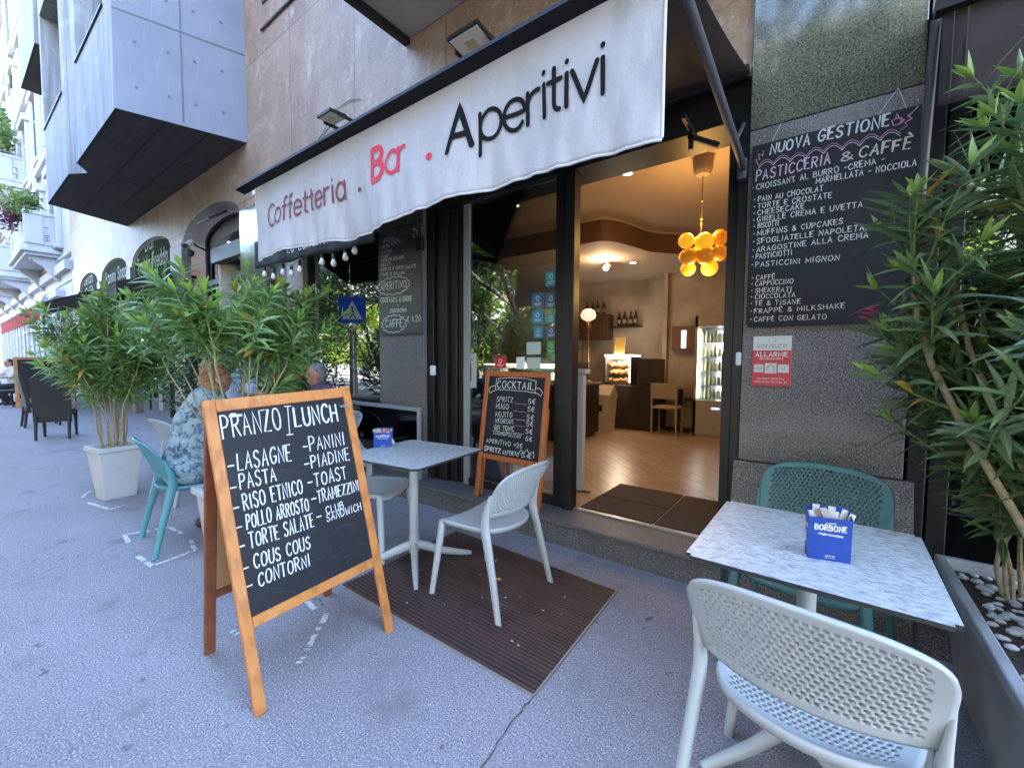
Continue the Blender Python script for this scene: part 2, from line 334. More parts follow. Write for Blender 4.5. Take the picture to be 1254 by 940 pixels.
STEPG=M('step_granite',(.12,.115,.11),.5,mix=[dict(s=170,lo=.42,hi=.55,c=(.06,.06,.06),d=2),dict(s=210,lo=.57,hi=.66,c=(.36,.35,.34),d=2),dict(s=4,lo=.5,hi=.7,c=(.09,.085,.08),fac=.6)],bump=dict(s=200,str=.2,dist_=.001))
MARB=M('rusty_marble',(.275,.18,.12),.5,mix=[dict(s=1.5,st=(1.2,1,.9),lo=.42,hi=.60,c=(.19,.105,.068),d=12,r=.72,warp=(1.4,.8)),dict(s=3.1,st=(1.1,1,.8),lo=.53,hi=.64,c=(.385,.315,.26),d=12,r=.75,warp=(2.5,.5)),dict(k='brick',w=1.48,h=1.95,m=0,off=.0,rot=(PI/2,0,0),c1=0,c2=1,lo=0,hi=1,c=(.36,.28,.215),fac=.45),dict(s=4.5,st=(1.5,1,.6),lo=.57,hi=.66,c=(.115,.07,.05),d=12,r=.8,warp=(3,.35),fac=.75),dict(s=16,st=(1,1,.9),lo=.56,hi=.66,c=(.14,.085,.06),d=8,r=.75,fac=.7),dict(s=38,lo=.60,hi=.68,c=(.46,.40,.34),d=4,fac=.6),dict(k='vor',s=3.4,st=(1.3,1,.8),warp=(5,.5),lo=.05,hi=.01,c=(.50,.44,.39),fac=.6),dict(k='brick',w=1.48,h=1.95,m=.007,off=.0,rot=(PI/2,0,0),c1=0,c2=0,lo=.3,hi=.8,fac=.75,c=(.07,.05,.04))],bump=[dict(s=28,str=.25,dist_=.003,d=6)])
BOARDC=M('board_marked_concrete',(.34,.34,.35),.8,mix=[dict(s=2.2,st=(6,6,.35),lo=.35,hi=.65,c=(.20,.20,.215),d=6),dict(s=3,lo=.55,hi=.7,c=(.42,.41,.41),fac=.6),dict(k='brick',w=.16,h=9,m=.008,off=0,rot=(PI/2,0,0),lo=.3,hi=.8,c=(.2,.2,.21))],bump=dict(s=5,st=(8,8,.6),str=.5,dist_=.01))
PANELC=M('smooth_concrete_panel',(.24,.25,.29),.7,mix=[dict(s=1.1,lo=.3,hi=.7,c=(.19,.20,.24),d=5),dict(s=7,st=(3,3,.5),lo=.55,hi=.75,c=(.28,.285,.32),fac=.5)])
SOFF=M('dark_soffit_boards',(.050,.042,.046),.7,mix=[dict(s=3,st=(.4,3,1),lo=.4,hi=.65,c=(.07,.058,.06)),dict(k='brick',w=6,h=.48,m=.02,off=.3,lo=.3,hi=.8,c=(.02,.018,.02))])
DKMET=M('dark_bronze_metal',(.010,.009,.009),.42,metal=0,spec=.35,mix=[dict(s=6,lo=.45,hi=.7,c=(.016,.014,.013))])
GREYMET=M('grey_painted_metal',(.30,.31,.32),.42,metal=.3)
ALU=M('brushed_aluminium',(.62,.62,.62),.33,metal=.9,mix=[dict(s=30,st=(1,20,20),lo=.4,hi=.7,c=(.45,.45,.45))])
BLK=M('black_void',(.008,.008,.009),.8)
BLKP=M('black_plastic',(.02,.02,.021),.45)
WHP=M('white_plastic',(.74,.74,.72),.4)
GL=glass_mat('shop_glass',(.80,.84,.82),3.4)
GLC=glass_mat('clear_glass',(.95,.97,.96),1.0)
GLR=glass_mat('window_glass_reflective',(.30,.33,.32),4.2)
PLAS=M('pale_stucco',(.46,.46,.47),.85,mix=[dict(s=.6,lo=.4,hi=.7,c=(.38,.38,.39),d=6),dict(s=5,st=(1,1,.3),lo=.56,hi=.75,c=(.42,.42,.43),fac=.5)])
PLAS2=M('stucco_relief',(.48,.48,.49),.8,mix=[dict(s=3,st=(1,1,.3),lo=.5,hi=.75,c=(.45,.45,.46))])
DKW=M('dark_window_pane',(.03,.033,.04),.12,spec=.8)
# ================================================================ ground
mb=MB(); mb.add([(-140,-2.6,0),(60,-2.6,0),(60,80,0),(-140,80,0)],[(0,1,2,3)]); struct('pavement',mb,ASPH)
mb=MB(); mb.add([(-140,-90,-.13),(60,-90,-.13),(60,-2.75,-.13),(-140,-2.75,-.13)],[(0,1,2,3)]); struct('road',mb,ROAD)
mb=MB(); mb.box(-140,60,-2.75,-2.6,-.3,.004); struct('kerb',mb,KERB)
mb=MB(); mb.box(-140,60,-14.4,-14.25,-.3,.004); mb.box(-140,60,-18.5,-14.4,-.3,.0); struct('far_pavement',mb,KERB)
def painted_square(pts,gaps):
    """worn corner marks for a chair and table pitch, painted on the asphalt"""
    mb=MB()
    for i,(a,b) in enumerate(pts):
        random.seed(i*7+int(abs(a[0])*100)); n=9
        for k in range(n):
            if random.random()<gaps: continue
            t0=k/n; t1=(k+random.uniform(.9,1.05))/n; dx,dy=b[0]-a[0],b[1]-a[1]; L=math.hypot(dx,dy); nx,ny=-dy/L*.017,dx/L*.017
            j=[random.uniform(.6,1.1) for _ in range(4)]
            q=[(a[0]+dx*t0+nx*j[0],a[1]+dy*t0+ny*j[0]),(a[0]+dx*t0-nx*j[1],a[1]+dy*t0-ny*j[1]),(a[0]+dx*t1-nx*j[2],a[1]+dy*t1-ny*j[2]),(a[0]+dx*t1+nx*j[3],a[1]+dy*t1+ny*j[3])]
            mb.add([(x,y,.004) for x,y in q],[(0,1,2,3)])
    return mb
mb=painted_square([((-4.42,.82),(-4.34,1.08)),((-4.42,.82),(-4.22,.80)),((-3.86,.78),(-3.58,.80)),((-3.60,.80),(-3.66,1.06)),((-3.66,1.06),(-3.92,1.1)),((-4.34,1.08),(-4.1,1.1))],.10); struct('pavement_marking',mb,PAINT)
mb=painted_square([((-6.15,.86),(-5.95,.80)),((-6.15,.86),(-6.3,1.22)),((-5.7,.80),(-5.30,.88)),((-5.28,.88),(-5.34,1.0))],.08); struct('pavement_marking',mb,PAINT)
mb=painted_square([((-2.42,.84),(-2.30,.86)),((-1.98,1.02),(-2.16,1.22)),((-2.2,1.2),(-2.68,1.22)),((-1.98,1.03),(-1.9,.93))],.35); struct('pavement_marking',mb,PAINT)
def crack(pts,w):
    mb=MB(); P=[]
    for a,b in zip(pts,pts[1:]):
        for k in range(8): P.append((a[0]+(b[0]-a[0])*k/8+random.uniform(-.006,.006),a[1]+(b[1]-a[1])*k/8+random.uniform(-.006,.006)))
    P.append(pts[-1]); ribbon(mb,P,w,lambda s,t,h:(s,t,.0035),.5); return mb
random.seed(3)
struct('pavement_crack',crack([(-.926,1.415),(-.93,1.28),(-.90,1.06),(-.86,.8),(-.88,.4)],.005),CRACK)
struct('pavement_crack',crack([(-3.9,.05),(-4.25,.75),(-4.85,1.63)],.004),CRACK)
# ================================================================ the bar's building
YW=2.97; XL=-22.0
bld=thing('corner_building','modern brown marble building housing the café, with projecting concrete bays and granite pillars','building',(-3,3,0))
arches=[(-9.0,1.37,3.72,.42),(-12.62,1.55,3.70,.45),(-16.05,1.5,3.70,.45),(-19.4,1.45,3.70,.45)]
mb=MB(); TOP=15.0
def wallrect(x0,x1,z0,z1): mb.add([(x0,YW,z0),(x1,YW,z0),(x1,YW,z1),(x0,YW,z1)],[(0,1,2,3)])
for cx,hw,zs,rise in arches:
    n=18
    xs=[cx-hw+2*hw*i/n for i in range(n+1)]; zz=[zs+rise*math.sqrt(max(0,1-((x-cx)/hw)**2))for x in xs]
    for i in range(n): mb.add([(xs[i],YW,zz[i]),(xs[i+1],YW,zz[i+1]),(xs[i+1],YW,4.7),(xs[i],YW,4.7)],[(0,1,2,3)])
    m2=MB()
    for i in range(n): m2.add([(xs[i],YW+.001,zz[i]-.002),(xs[i+1],YW+.001,zz[i+1]-.002),(xs[i+1],YW+.42,zz[i+1]-.002),(xs[i],YW+.42,zz[i]-.002)],[(3,2,1,0)])
    m2.build('arch_soffit',M('pale_arch_plaster',(.36,.355,.34),.8),bld,True)
ed=[-7.63]
for cx,hw,zs,r in arches: ed+= [cx+hw,cx-hw]
ed.append(XL)
for i in range(0,len(ed),2): 
    if ed[i]-ed[i+1]>.02: wallrect(ed[i+1],ed[i],3.70,4.7)
wallrect(-7.63,-5.9,3.76,4.7); wallrect(-5.9,-.42,3.12,4.7); wallrect(-.42,.36,3.92,4.7); wallrect(.36,6,3.12,4.7)
wallrect(XL,6,4.7,TOP)
mb.add([(XL,YW,0),(XL,YW,TOP),(XL,16,TOP),(XL,16,0)],[(0,1,2,3)])
mb.build('marble_wall',MARB,bld)
mb=MB(); mb.box(XL+.05,6,3.4,16,5.2,TOP-.05); mb.box(5.8,6,2.99,16,0,5.2); mb.build('upper_storeys',PLAS,bld)
# granite pillars
def pillar(x0,x1,z0,z1,mat,y0=YW-.03,y1=3.1,ch=.006):
    mb=MB(); mb.box(x0,x1,y0,y1,z0,z1,ch); return mb.build('granite_pillar',mat,bld)
p=pillar(-.415,.345,.80,2.78,GRAN); 
mb=MB(); mb.box(-.415,.345,YW-.028,3.1,2.786,3.92,.005); mb.build('polished_panel',GPOL,p)
mb=MB(); mb.add([(-.46,YW-.09,0),(.41,YW-.09,0),(.385,YW-.055,.795),(-.435,YW-.055,.795),(-.46,3.1,0),(.41,3.1,0),(.385,3.1,.795),(-.435,3.1,.795)],[(0,1,2,3),(4,7,6,5),(0,4,5,1),(1,5,6,2),(2,6,7,3),(3,7,4,0)]); mb.build('plinth',GRAN,p)
p=pillar(-4.02,-3.30,.0,2.62,GRAN); mb=MB(); mb.box(-4.02,-3.30,YW-.028,3.1,2.626,3.12,.005); mb.build('polished_panel',GPOL,p)
pillar(-7.63,-6.72,0,3.76,GPOL)
for x0,x1 in ((-11.07,-10.37),(-14.55,-14.17),(-17.95,-17.55),(-22.0,-20.85)): pillar(x0,x1,0,3.70,GRAN)
mb=MB(); mb.box(-6.14,-5.70,YW-.02,3.12,0,3.12,.004); mb.build('window_pier',M('beige_render',(.33,.28,.235),.75,mix=[dict(s=30,lo=.45,hi=.7,c=(.28,.235,.2))]),bld)
mb=MB(); mb.box(-6.72,-6.14,3.0,3.2,0,3.12); mb.build('dark_panel',DKMET,bld)
# arch fillings: the dark arched window beside the café and the three green lunettes beyond it
def lunette(cx,hw,zs,rise,z0,y,n=18,inset=.05):
    pts=[(cx-hw+inset,y,z0)]+[(cx+(hw-inset)*cos(PI-PI*i/n),y,zs+(rise-inset)*sin(PI*i/n)) for i in range(n+1)]+[(cx+hw-inset,y,z0)]
    return pts
SIGNG=M('green_sign_board',(.030,.050,.022),.95,spec=.08,mix=[dict(s=2,lo=.4,hi=.7,c=(.03,.045,.022))])
SIGNW=M('sign_white',(.42,.42,.41),.7)
cx,hw,zs,rise=arches[0]
mb=MB(); mb.prism(lunette(cx,hw,zs,rise,0,3.36),(0,.05,0)); aw=mb.build('arched_window',M('arch_pale_metal',(.22,.23,.24),.45),bld)
mb=MB(); n=16
for r0,r1,y0,y1 in ((.20,.30,3.28,3.35),):
    o=lunette(cx,hw-r0,zs,rise-r0*.4,1.0,y0,n,0); i_=lunette(cx,hw-r1,zs,rise-r1*.5,1.0,y0,n,0)
    for k in range(len(o)-1): mb.add([o[k],o[k+1],i_[k+1],i_[k]],[(0,1,2,3)]); mb.add([o[k],o[k+1],(o[k+1][0],y1+.01,o[k+1][2]),(o[k][0],y1+.01,o[k][2])],[(0,1,2,3)])
mb.build('frame',DKMET,aw)
mb=MB(); mb.add(lunette(cx,hw-.33,zs-.28,rise-.1,1.0,3.345,n,0),[tuple(range(n+3))[::-1]]); mb.build('pane',GLR,aw)
mb=MB(); mb.box(cx-1.0,cx+1.0,3.26,3.30,2.86,2.96); mb.box(cx-.04,cx+.04,3.26,3.30,0,2.86); mb.build('transom',GREYMET,aw)
def words(lines,y,x,z,h,w,font):
    mb=MB()
    for t,xx,zz,L in lines: write(mb,t,x+xx,z+zz,x+xx+L,z+zz,h,w,lambda s,t_,hh:(s,y-hh*3,t_),hand=0,font=font,wob=0)
    return mb
for (cx,hw,zs,rise),ln in zip(arches[1:],([('Bar',-.55,.46,.72),('Tavola Fredda',-1.25,.0,2.3)],[('Panini Snac',-1.2,.08,2.3)],[('Gelati',-1.0,.36,1.4),('Caffè',-.8,-.1,1.2)])):
    mb=MB(); mb.prism(lunette(cx,hw,zs,rise,3.2,3.03),(0,.04,0)); s=mb.build('lunette_sign',SIGNG,bld)
    F=dict(_LC); F.setdefault('l',F['l'])
    words(ln,3.028,cx,3.50,.34,.045,F).build('lettering',SIGNW,s)
    mb=MB(); mb.box(cx-hw,cx+hw,3.30,3.36,0,3.2); w=mb.build('shop_window',GLR,bld)
    mb=MB(); mb.box(cx-hw,cx+hw,3.24,3.40,3.14,3.2); mb.box(cx-.04,cx+.04,3.25,3.295,0,3.14); mb.build('frame',DKMET,w)
# projecting concrete bays
Z0=4.75; Z1=14
base=[(-7.33,2.975),(-7.78,1.53),(-10.48,1.53),(-10.87,1.73),(-11.22,1.53),(-13.75,1.53),(-14.40,2.975)]
mb=MB(); mb.add([(*base[0],Z0),(*base[1],Z0),(*base[1],Z1),(*base[0],Z1)],[(0,1,2,3)]); bay=mb.build('concrete_bay',PANELC,bld)
mb=MB()
def fr(x0,x1,z0,z1): mb.add([(x0,1.53,z0),(x1,1.53,z0),(x1,1.53,z1),(x0,1.53,z1)],[(1,0,3,2)])
for a,b,w0,w1 in ((-10.48,-7.78,-10.1,-8.25),(-13.75,-11.22,-13.6,-11.5)):
    fr(a,b,Z0,6.29); fr(a,w0,6.29,8.6); fr(w1,b,6.29,8.6); fr(a,b,8.6,Z1)
    for q in ([(w0,1.53,6.29),(w1,1.53,6.29),(w1,1.9,6.29),(w0,1.9,6.29)],[(w1,1.53,6.29),(w1,1.53,8.6),(w1,1.9,8.6),(w1,1.9,6.29)],[(w0,1.53,8.6),(w1,1.53,8.6),(w1,1.9,8.6),(w0,1.9,8.6)],[(w0,1.53,6.29),(w0,1.53,8.6),(w0,1.9,8.6),(w0,1.9,6.29)]): mb.add(q,[(0,1,2,3)])
mb.add([(*base[2],Z0),(*base[3],Z0),(*base[3],Z1),(*base[2],Z1)],[(0,1,2,3)]); mb.add([(*base[3],Z0),(*base[4],Z0),(*base[4],Z1),(*base[3],Z1)],[(0,1,2,3)])
mb.add([(*base[5],Z0),(*base[6],Z0),(*base[6],Z1),(*base[5],Z1)],[(0,1,2,3)])
mb.build('board_marked_front',BOARDC,bay)
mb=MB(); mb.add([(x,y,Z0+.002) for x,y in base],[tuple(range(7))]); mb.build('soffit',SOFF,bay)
for w0,w1 in ((-10.1,-8.25),(-13.6,-11.5)):
    mb=MB(); mb.box(w0,w1,1.86,1.9,6.3,8.6); w=mb.build('window',M('brown_window',(.06,.045,.04),.3),bay)
    mb=MB(); mb.box(w0-.04,w1+.04,1.505,1.86,6.255,6.288); mb.build('sill',DKMET,w)
mb=MB()  # joints and tie holes of the cast side face, in darker grey
u=Vector((base[1][0]-base[0][0],base[1][1]-base[0][1],0)).normalized(); o=Vector((*base[0],0)); nrm=Vector((u.y,-u.x,0)); L=1.513
for d in (.0,):
    for z in (6.05,7.35,8.65): mb.obox(o+u*L/2+Vector((0,0,z))-nrm*.0,u,nrm,(0,0,1),L/2,.004,.012)
    mb.obox(o+u*L*.52+Vector((0,0,10)),u,nrm,(0,0,1),.012,.004,5.2)
    for z in (5.1,5.7,6.4,7.0,7.7,8.3):
        for q in (.2,.42,.62,.85): mb.obox(o+u*L*q+Vector((0,0,z)),u,nrm,(0,0,1),.018,.005,.018)
mb.build('joints',M('joint_grey',(.14,.15,.17),.8),bay)
mb=MB(); mb.box(-17.1,-14.42,1.53,2.965,8.4,Z1); b2=mb.build('concrete_bay',BOARDC,bld)
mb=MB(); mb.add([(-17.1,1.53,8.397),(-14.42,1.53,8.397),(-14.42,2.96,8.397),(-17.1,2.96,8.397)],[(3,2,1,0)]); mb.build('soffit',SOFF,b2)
mb=MB(); mb.box(-3.56,2.5,1.45,2.965,4.66,Z1); b3=mb.build('concrete_bay',BOARDC,bld)
mb=MB(); mb.add([(-3.5,1.5,4.657),(2.5,1.5,4.657),(2.5,2.96,4.657),(-3.5,2.96,4.657)],[(3,2,1,0)]); mb.build('soffit',M('pale_soffit',(.36,.33,.31),.8,mix=[dict(s=2,lo=.4,hi=.7,c=(.3,.275,.26))]),b3)
mb=MB(); mb.box(-3.575,-3.50,1.45,2.96,4.60,4.656); mb.build('drip_edge',DKMET,b3)
mb=MB(); mb.box(-6.75,-5.35,YW-.03,YW-.005,6.14,6.165); mb.box(-6.7,-5.4,YW-.02,YW-.004,6.50,8.2); mb.build('upper_window',DKW,bld)
# step, threshold
mb=MB(); mb.box(-6.1,-.46,2.76,3.06,0,.166); mb.build('step_riser',STEPG,bld)
mb=MB(); mb.box(-5.9,-.462,2.735,3.07,.1665,.19,.004); mb.build('step_slab',STEPG,bld)
mb=MB(); mb.box(.412,4,2.76,3.06,0,.166); mb.build('step_riser',STEPG,bld)
mb=MB(); mb.box(.412,4,2.735,3.07,.1665,.19,.004); mb.build('step_slab',STEPG,bld)
mb=MB(); mb.box(-1.62,-.53,3.045,3.085,.1905,.204,.002); mb.build('threshold',ALU,bld)
# shopfront: header, dark jambs, mullions, glass
DZ=.19
mb=MB(); mb.box(-3.30,-.42,2.985,3.30,2.89,3.37); mb.build('header',DKMET,bld)
mb=MB(); mb.box(-9,-3.302,2.985,3.14,3.122,3.37); mb.build('leak_filler',DKMET,bld)  # filler box added to stop interior light leaking out above the left window
mb=MB(); mb.box(.36,6,2.985,3.14,3.122,3.37); mb.build('leak_filler',DKMET,bld)  # same added light stop above the right window
mb=MB()
for x0,x1,y0 in ((-3.298,-3.20,2.985),(-3.195,-3.12,3.02),(-3.115,-3.02,2.99),(-3.015,-2.92,3.03),(-2.915,-2.845,3.05)): mb.box(x0,x1,y0,3.20,DZ,2.888,.003)
mb.build('door_jamb',DKMET,bld)
mb=MB(); mb.box(-2.84,-2.76,3.04,3.14,DZ,2.888,.003); mb.build('door_jamb',M('grey_stone_jamb',(.27,.28,.27),.5),bld)
mb=MB(); mb.box(-1.80,-1.712,3.02,3.10,DZ,2.888,.004); mb.box(-1.708,-1.62,3.0,3.10,DZ,2.888,.004); mb.build('mullion',DKMET,bld)
mb=MB(); mb.box(-.53,-.475,2.99,3.12,DZ,2.888,.003); mb.box(-.472,-.418,2.962,3.12,DZ,2.888,.003); mb.build('door_jamb',DKMET,bld)
mb=MB(); mb.box(-2.76,-1.80,3.055,3.061,.26,2.888); side=mb.build('side_light',GL,bld)
mb=MB(); mb.box(-2.76,-1.80,3.03,3.09,DZ,.26); mb.build('bottom_rail',DKMET,side)
# left window
mb=MB(); mb.box(-5.70,-4.02,3.06,3.068,.94,3.118); lw=mb.build('shop_window',glass_mat('left_window_glass',(.50,.53,.51),6.0),bld)
mb=MB(); mb.box(-5.70,-4.02,3.02,3.10,.88,.94); mb.box(-4.07,-4.022,3.02,3.10,.94,3.118); mb.box(-5.70,-5.66,3.02,3.10,.94,3.118); mb.box(-5.7,-4.02,3.03,3.06,.19,.88); mb.build('frame',DKMET,lw)
# right window beyond the pillar
mb=MB(); mb.box(.36,.43,2.95,3.12,.19,3.118,.003); mb.box(.445,.52,2.98,3.12,.19,3.118,.003); mb.build('door_jamb',DKMET,bld)
mb=MB(); mb.box(.52,4,3.055,3.062,.4,3.118); rw=mb.build('shop_window',GLR,bld)
mb=MB(); mb.box(.52,4,3.03,3.10,.19,.4); mb.box(1.6,1.68,3.03,3.10,.4,3.118); mb.build('frame',DKMET,rw)
# ---------------------------------------------------------------- interior shell
FZ=.192
TILE=M('herringbone_tile',(.40,.28,.18),.30,mix=[dict(s=4,lo=.4,hi=.65,c=(.33,.22,.14)),dict(k='brick',w=.62,h=.155,m=.005,off=.5,rot=(0,0,rad(45)),c1=.0,c2=.35,lo=0,hi=1,c=(.14,.09,.06))],bump=None)
mb=MB(); mb.add([(-9,3.07,FZ),(6,3.07,FZ),(6,8.8,FZ),(-9,8.8,FZ)],[(0,1,2,3)]); mb.build('interior_floor',TILE,bld)
CEIL=M('cream_ceiling',(.50,.41,.33),.8); INW=M('interior_plaster',(.52,.44,.36),.8,mix=[dict(s=1.5,lo=.4,hi=.7,c=(.31,.245,.19))])
mb=MB(); mb.add([(-9,3.1,3.36),(6,3.1,3.36),(6,8.8,3.36),(-9,8.8,3.36)],[(3,2,1,0)]); mb.build('interior_ceiling',CEIL,bld)
curve=[(-9,5.46),(-4.13,5.46),(-3.2,5.46),(-2.75,5.44),(-2.50,5.47),(-2.36,5.68),(-2.26,6.05),(-2.17,6.4),(-1.95,6.68),(-1.7,6.88),(-1.28,7.1),(6,7.2)]
cv=cr(curve,5)
mb=MB()
for a,b in zip(cv,cv[1:]): mb.add([(*a,3.05),(*b,3.05),(*b,3.357),(*a,3.357)],[(0,1,2,3)])
so=mb.build('ceiling_step',M('brown_fascia',(.16,.085,.05),.45),bld)
mb=MB(); m=len(cv); mb.add([(x,y,3.05) for x,y in cv]+[(6,8.8,3.05),(-9,8.8,3.05)],[tuple(range(m+2))[::-1]]); mb.build('lower_ceiling',CEIL,so)
mb=MB()
for a,b in zip(cv,cv[1:]): mb.add([(a[0],a[1]-.025,3.335),(b[0],b[1]-.025,3.335),(b[0],b[1]-.025,3.358),(a[0],a[1]-.025,3.358)],[(0,1,2,3)]); mb.add([(a[0],a[1]-.025,3.335),(b[0],b[1]-.025,3.335),(b[0],b[1],3.335),(a[0],a[1],3.335)],[(3,2,1,0)])
mb.build('cornice_bead',CEIL,so)
mb=MB(); mb.box(-9,-2.48,8.5,8.6,FZ,3.06); mb.box(-2.48,-2.40,8.1,8.6,FZ,3.06); mb.box(-2.40,6,8.2,8.3,FZ,3.06); mb.box(-.42,-.3,3.12,8.2,FZ,3.36); mb.box(-9,-8.9,3.1,8.6,FZ,3.36); mb.build('interior_wall',INW,bld)
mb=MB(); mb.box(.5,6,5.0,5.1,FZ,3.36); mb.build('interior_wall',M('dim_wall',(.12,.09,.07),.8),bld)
# ================================================================ pale classical building further down the street
cl=thing('classical_building','pale ornate stuccoed building with stone balconies further down the street','building',(-23,3,0))
mb=MB(); mb.box(-75,-22.05,3.0,18,0,22); mb.build('wall',PLAS,cl)
mb=MB()
for z,h,d in ((4.6,.35,.22),(5.15,.12,.12),(9.4,.3,.2),(13.6,.3,.2),(17.6,.3,.2),(21.4,.7,.8)): mb.box(-75,-22.06,3.0-d,3.0,z,z+h,.02)
for z in [.4+.55*k for k in range(8)]: mb.box(-75,-22.07,2.96,3.0,z,z+.44,.015)
mb.build('cornice',PLAS2,cl)
def cwin(x,z,w,h):
    mb=MB(); mb.box(x-w/2,x+w/2,2.93,2.985,z,z+h); f=mb.build('window',DKW,cl)
    mb=MB(); mb.box(x-w/2-.22,x-w/2,2.84,3,z-.1,z+h+.15,.02); mb.box(x+w/2,x+w/2+.22,2.84,3,z-.1,z+h+.15,.02); mb.box(x-w/2-.35,x+w/2+.35,2.72,3,z+h+.15,z+h+.45,.03); mb.box(x-w/2-.3,x+w/2+.3,2.78,3,z-.28,z-.1,.02); mb.build('surround',PLAS2,f)
    mb=MB(); mb.box(x-.03,x+.03,2.9,2.93,z,z+h); mb.box(x-w/2,x+w/2,2.9,2.93,z+h*.68,z+h*.72); mb.build('glazing_bar',WHP,f)
for x in (-24.6,-28.2,-31.8,-35.4,-39,-42.6,-46.2,-49.8):
    for z,h in ((1.0,2.6),(5.9,2.5),(10.1,2.4),(14.2,2.2)): cwin(x,z,1.15,h)
HB=1.40
def balcony(x0,x1,z0,dep):
    y=3-dep
    mb=MB(); mb.box(x0-.12,x1+.12,y-.12,3,z0,z0+.14,.03); mb.box(x0,x1,y,3,z0-.12,z0,.02); mb.box(x0+.06,x1-.06,y+.06,3,z0+.14,z0+.32,.01)
    b=mb.build('balcony',PLAS2,cl)
    mb=MB(); mb.box(x0-.02,x1+.02,y-.02,y+.22,z0+HB,z0+HB+.15,.03); mb.box(x1-.22,x1+.02,y+.22,2.98,z0+HB,z0+HB+.15,.03); mb.box(x0-.02,x0+.22,y+.22,2.98,z0+HB,z0+HB+.15,.03)
    mb.box(x1-.24,x1,y,y+.5,z0+.32,z0+HB,.02); mb.box(x0,x0+.24,y,y+.4,z0+.32,z0+HB,.02); mb.box(x1-.2,x1,2.72,3,z0+.32,z0+HB)
    for yy in (y+.66,y+.92):
        mb.box(x1-.18,x1-.02,yy,yy+.09,z0+.32,z0+HB)
    mb.box(x1-.17,x1-.03,y+.5,2.75,z0+.32,z0+.45); mb.box(x1-.17,x1-.03,y+.5,2.75,z0+.70,z0+.78); mb.box(x1-.17,x1-.03,y+.5,2.75,z0+1.0,z0+HB)
    x=x0+.3
    while x<x1-.3: mb.lathe([(.05,z0+.32),(.085,z0+.5),(.045,z0+.75),(.05,z0+1.0),(.08,z0+HB)],(x,y+.11,0),8); x+=.24
    mb.build('balustrade',PLAS2,b)
    mb=MB()
    for x in (x0+.3,x1-.32):
        mb=MB(); mb.prism([(x-.12,3,z0-.13),(x-.12,y+.12,z0-.13),(x-.12,y+.25,z0-.3),(x-.12,2.55,z0-.5),(x-.12,2.85,z0-.95),(x-.12,3,z0-1.0)],(.26,0,0))
        mb.lathe([(.001,0),(.13,.0),(.13,.3),(.001,.3)],(x-.13,y+.25,z0-.24),12)
        mb.build('bracket',PLAS2,b)
    mb=MB(); mb.tube([(x1-.05,y+.05,z0+HB+.26),(x1-.05,2.98,z0+HB+.26)],.018,6); mb.tube([(x1-.05,y+.05,z0+HB+.26),(x0,y+.05,z0+HB+.26)],.018,6)
    for q in (y+.05,y+.5,2.9): mb.tube([(x1-.05,q,z0+HB+.13),(x1-.05,q,z0+HB+.26)],.014,6)
    mb.build('rail',GREYMET,b)
    return b
balcony(-28.9,-24.2,5.4,.95); balcony(-37.2,-32.4,5.35,1.12); balcony(-46,-41,5.35,1.12); balcony(-37.2,-32.4,9.75,1.0); balcony(-46,-41,9.75,1.0)
mb=MB(); mb.tube([(-28.6,2.86,5.5),(-28.6,2.86,21)],.11,8); mb.tube([(-36.4,2.86,10.5),(-36.4,2.86,15.6),(-35.9,2.8,16.1),(-35.9,2.8,21)],.11,8); mb.build('downpipe',GREYMET,cl)
# ================================================================ awnings
FABW=M('white_awning_fabric',(.50,.485,.515),.8,mix=[dict(s=1.3,st=(1,1,1),lo=.45,hi=.72,c=(.415,.40,.415),d=5,fac=.7),dict(s=3,st=(2.2,1,.7),lo=.55,hi=.75,c=(.55,.535,.565),fac=.6),dict(s=9,st=(1.5,1,.5),lo=.62,hi=.72,c=(.36,.37,.36),d=5,fac=.45)],bump=[dict(s=700,str=.12,dist_=.0006),dict(s=4,st=(1.8,1,.8),str=.5,dist_=.04,d=6)],trans=.18)
FABK=M('charcoal_awning_fabric',(.012,.011,.012),.85,bump=dict(s=500,str=.1,dist_=.001))
FABB=M('brown_awning_fabric',(.022,.014,.013),.85,mix=[dict(s=3,lo=.4,hi=.7,c=(.03,.02,.018))])
FABR=M('red_awning_fabric',(.62,.05,.055),.8,mix=[dict(s=8,st=(2,2,.3),lo=.4,hi=.7,c=(.45,.03,.04))])
aw=thing('awning','white front valance awning lettered Coffetteria, Bar, Aperitivi over the café entrance','awning',(-2,2.9,2.9))
def vy(x,z):
    d=(2.63-z)/.5
    return 1.425+ .020*d*sin(x*5.1+.6)+.012*d*sin(x*11.7+2)+.006*d*sin(x*23+z*5)+.0045*d*d*sin(x*41+z*9+2*sin(x*7))+.003*d*sin(x*67-z*12)+.010*sin(x*3+z*4)*d*d+.012*d*math.exp(-((x+1.05-(2.63-z)*.5)/.07)**2)
def vzb(x): return 2.128+.010*sin(x*4+1)+.016*math.exp(-((x+.9)/.35)**2)-.012*math.exp(-((x+2.0)/.5)**2)+(.003*sin(x*17)+.003*sin(x*7.3+1))
mb=MB(); x0,x1=-3.40,-.452
mb.grid(lambda u,v:(x0+(x1-x0)*u,vy(x0+(x1-x0)*u,vzb(x0+(x1-x0)*u)+(2.66-vzb(x0+(x1-x0)*u))*v),vzb(x0+(x1-x0)*u)+(2.66-vzb(x0+(x1-x0)*u))*v),160,26)
va=mb.build('valance',FABW,aw,True,0); sm=va.modifiers.new('t','SOLIDIFY'); sm.thickness=.003; sm.offset=1
RIM=M('valance_piping',(.56,.56,.58),.7)
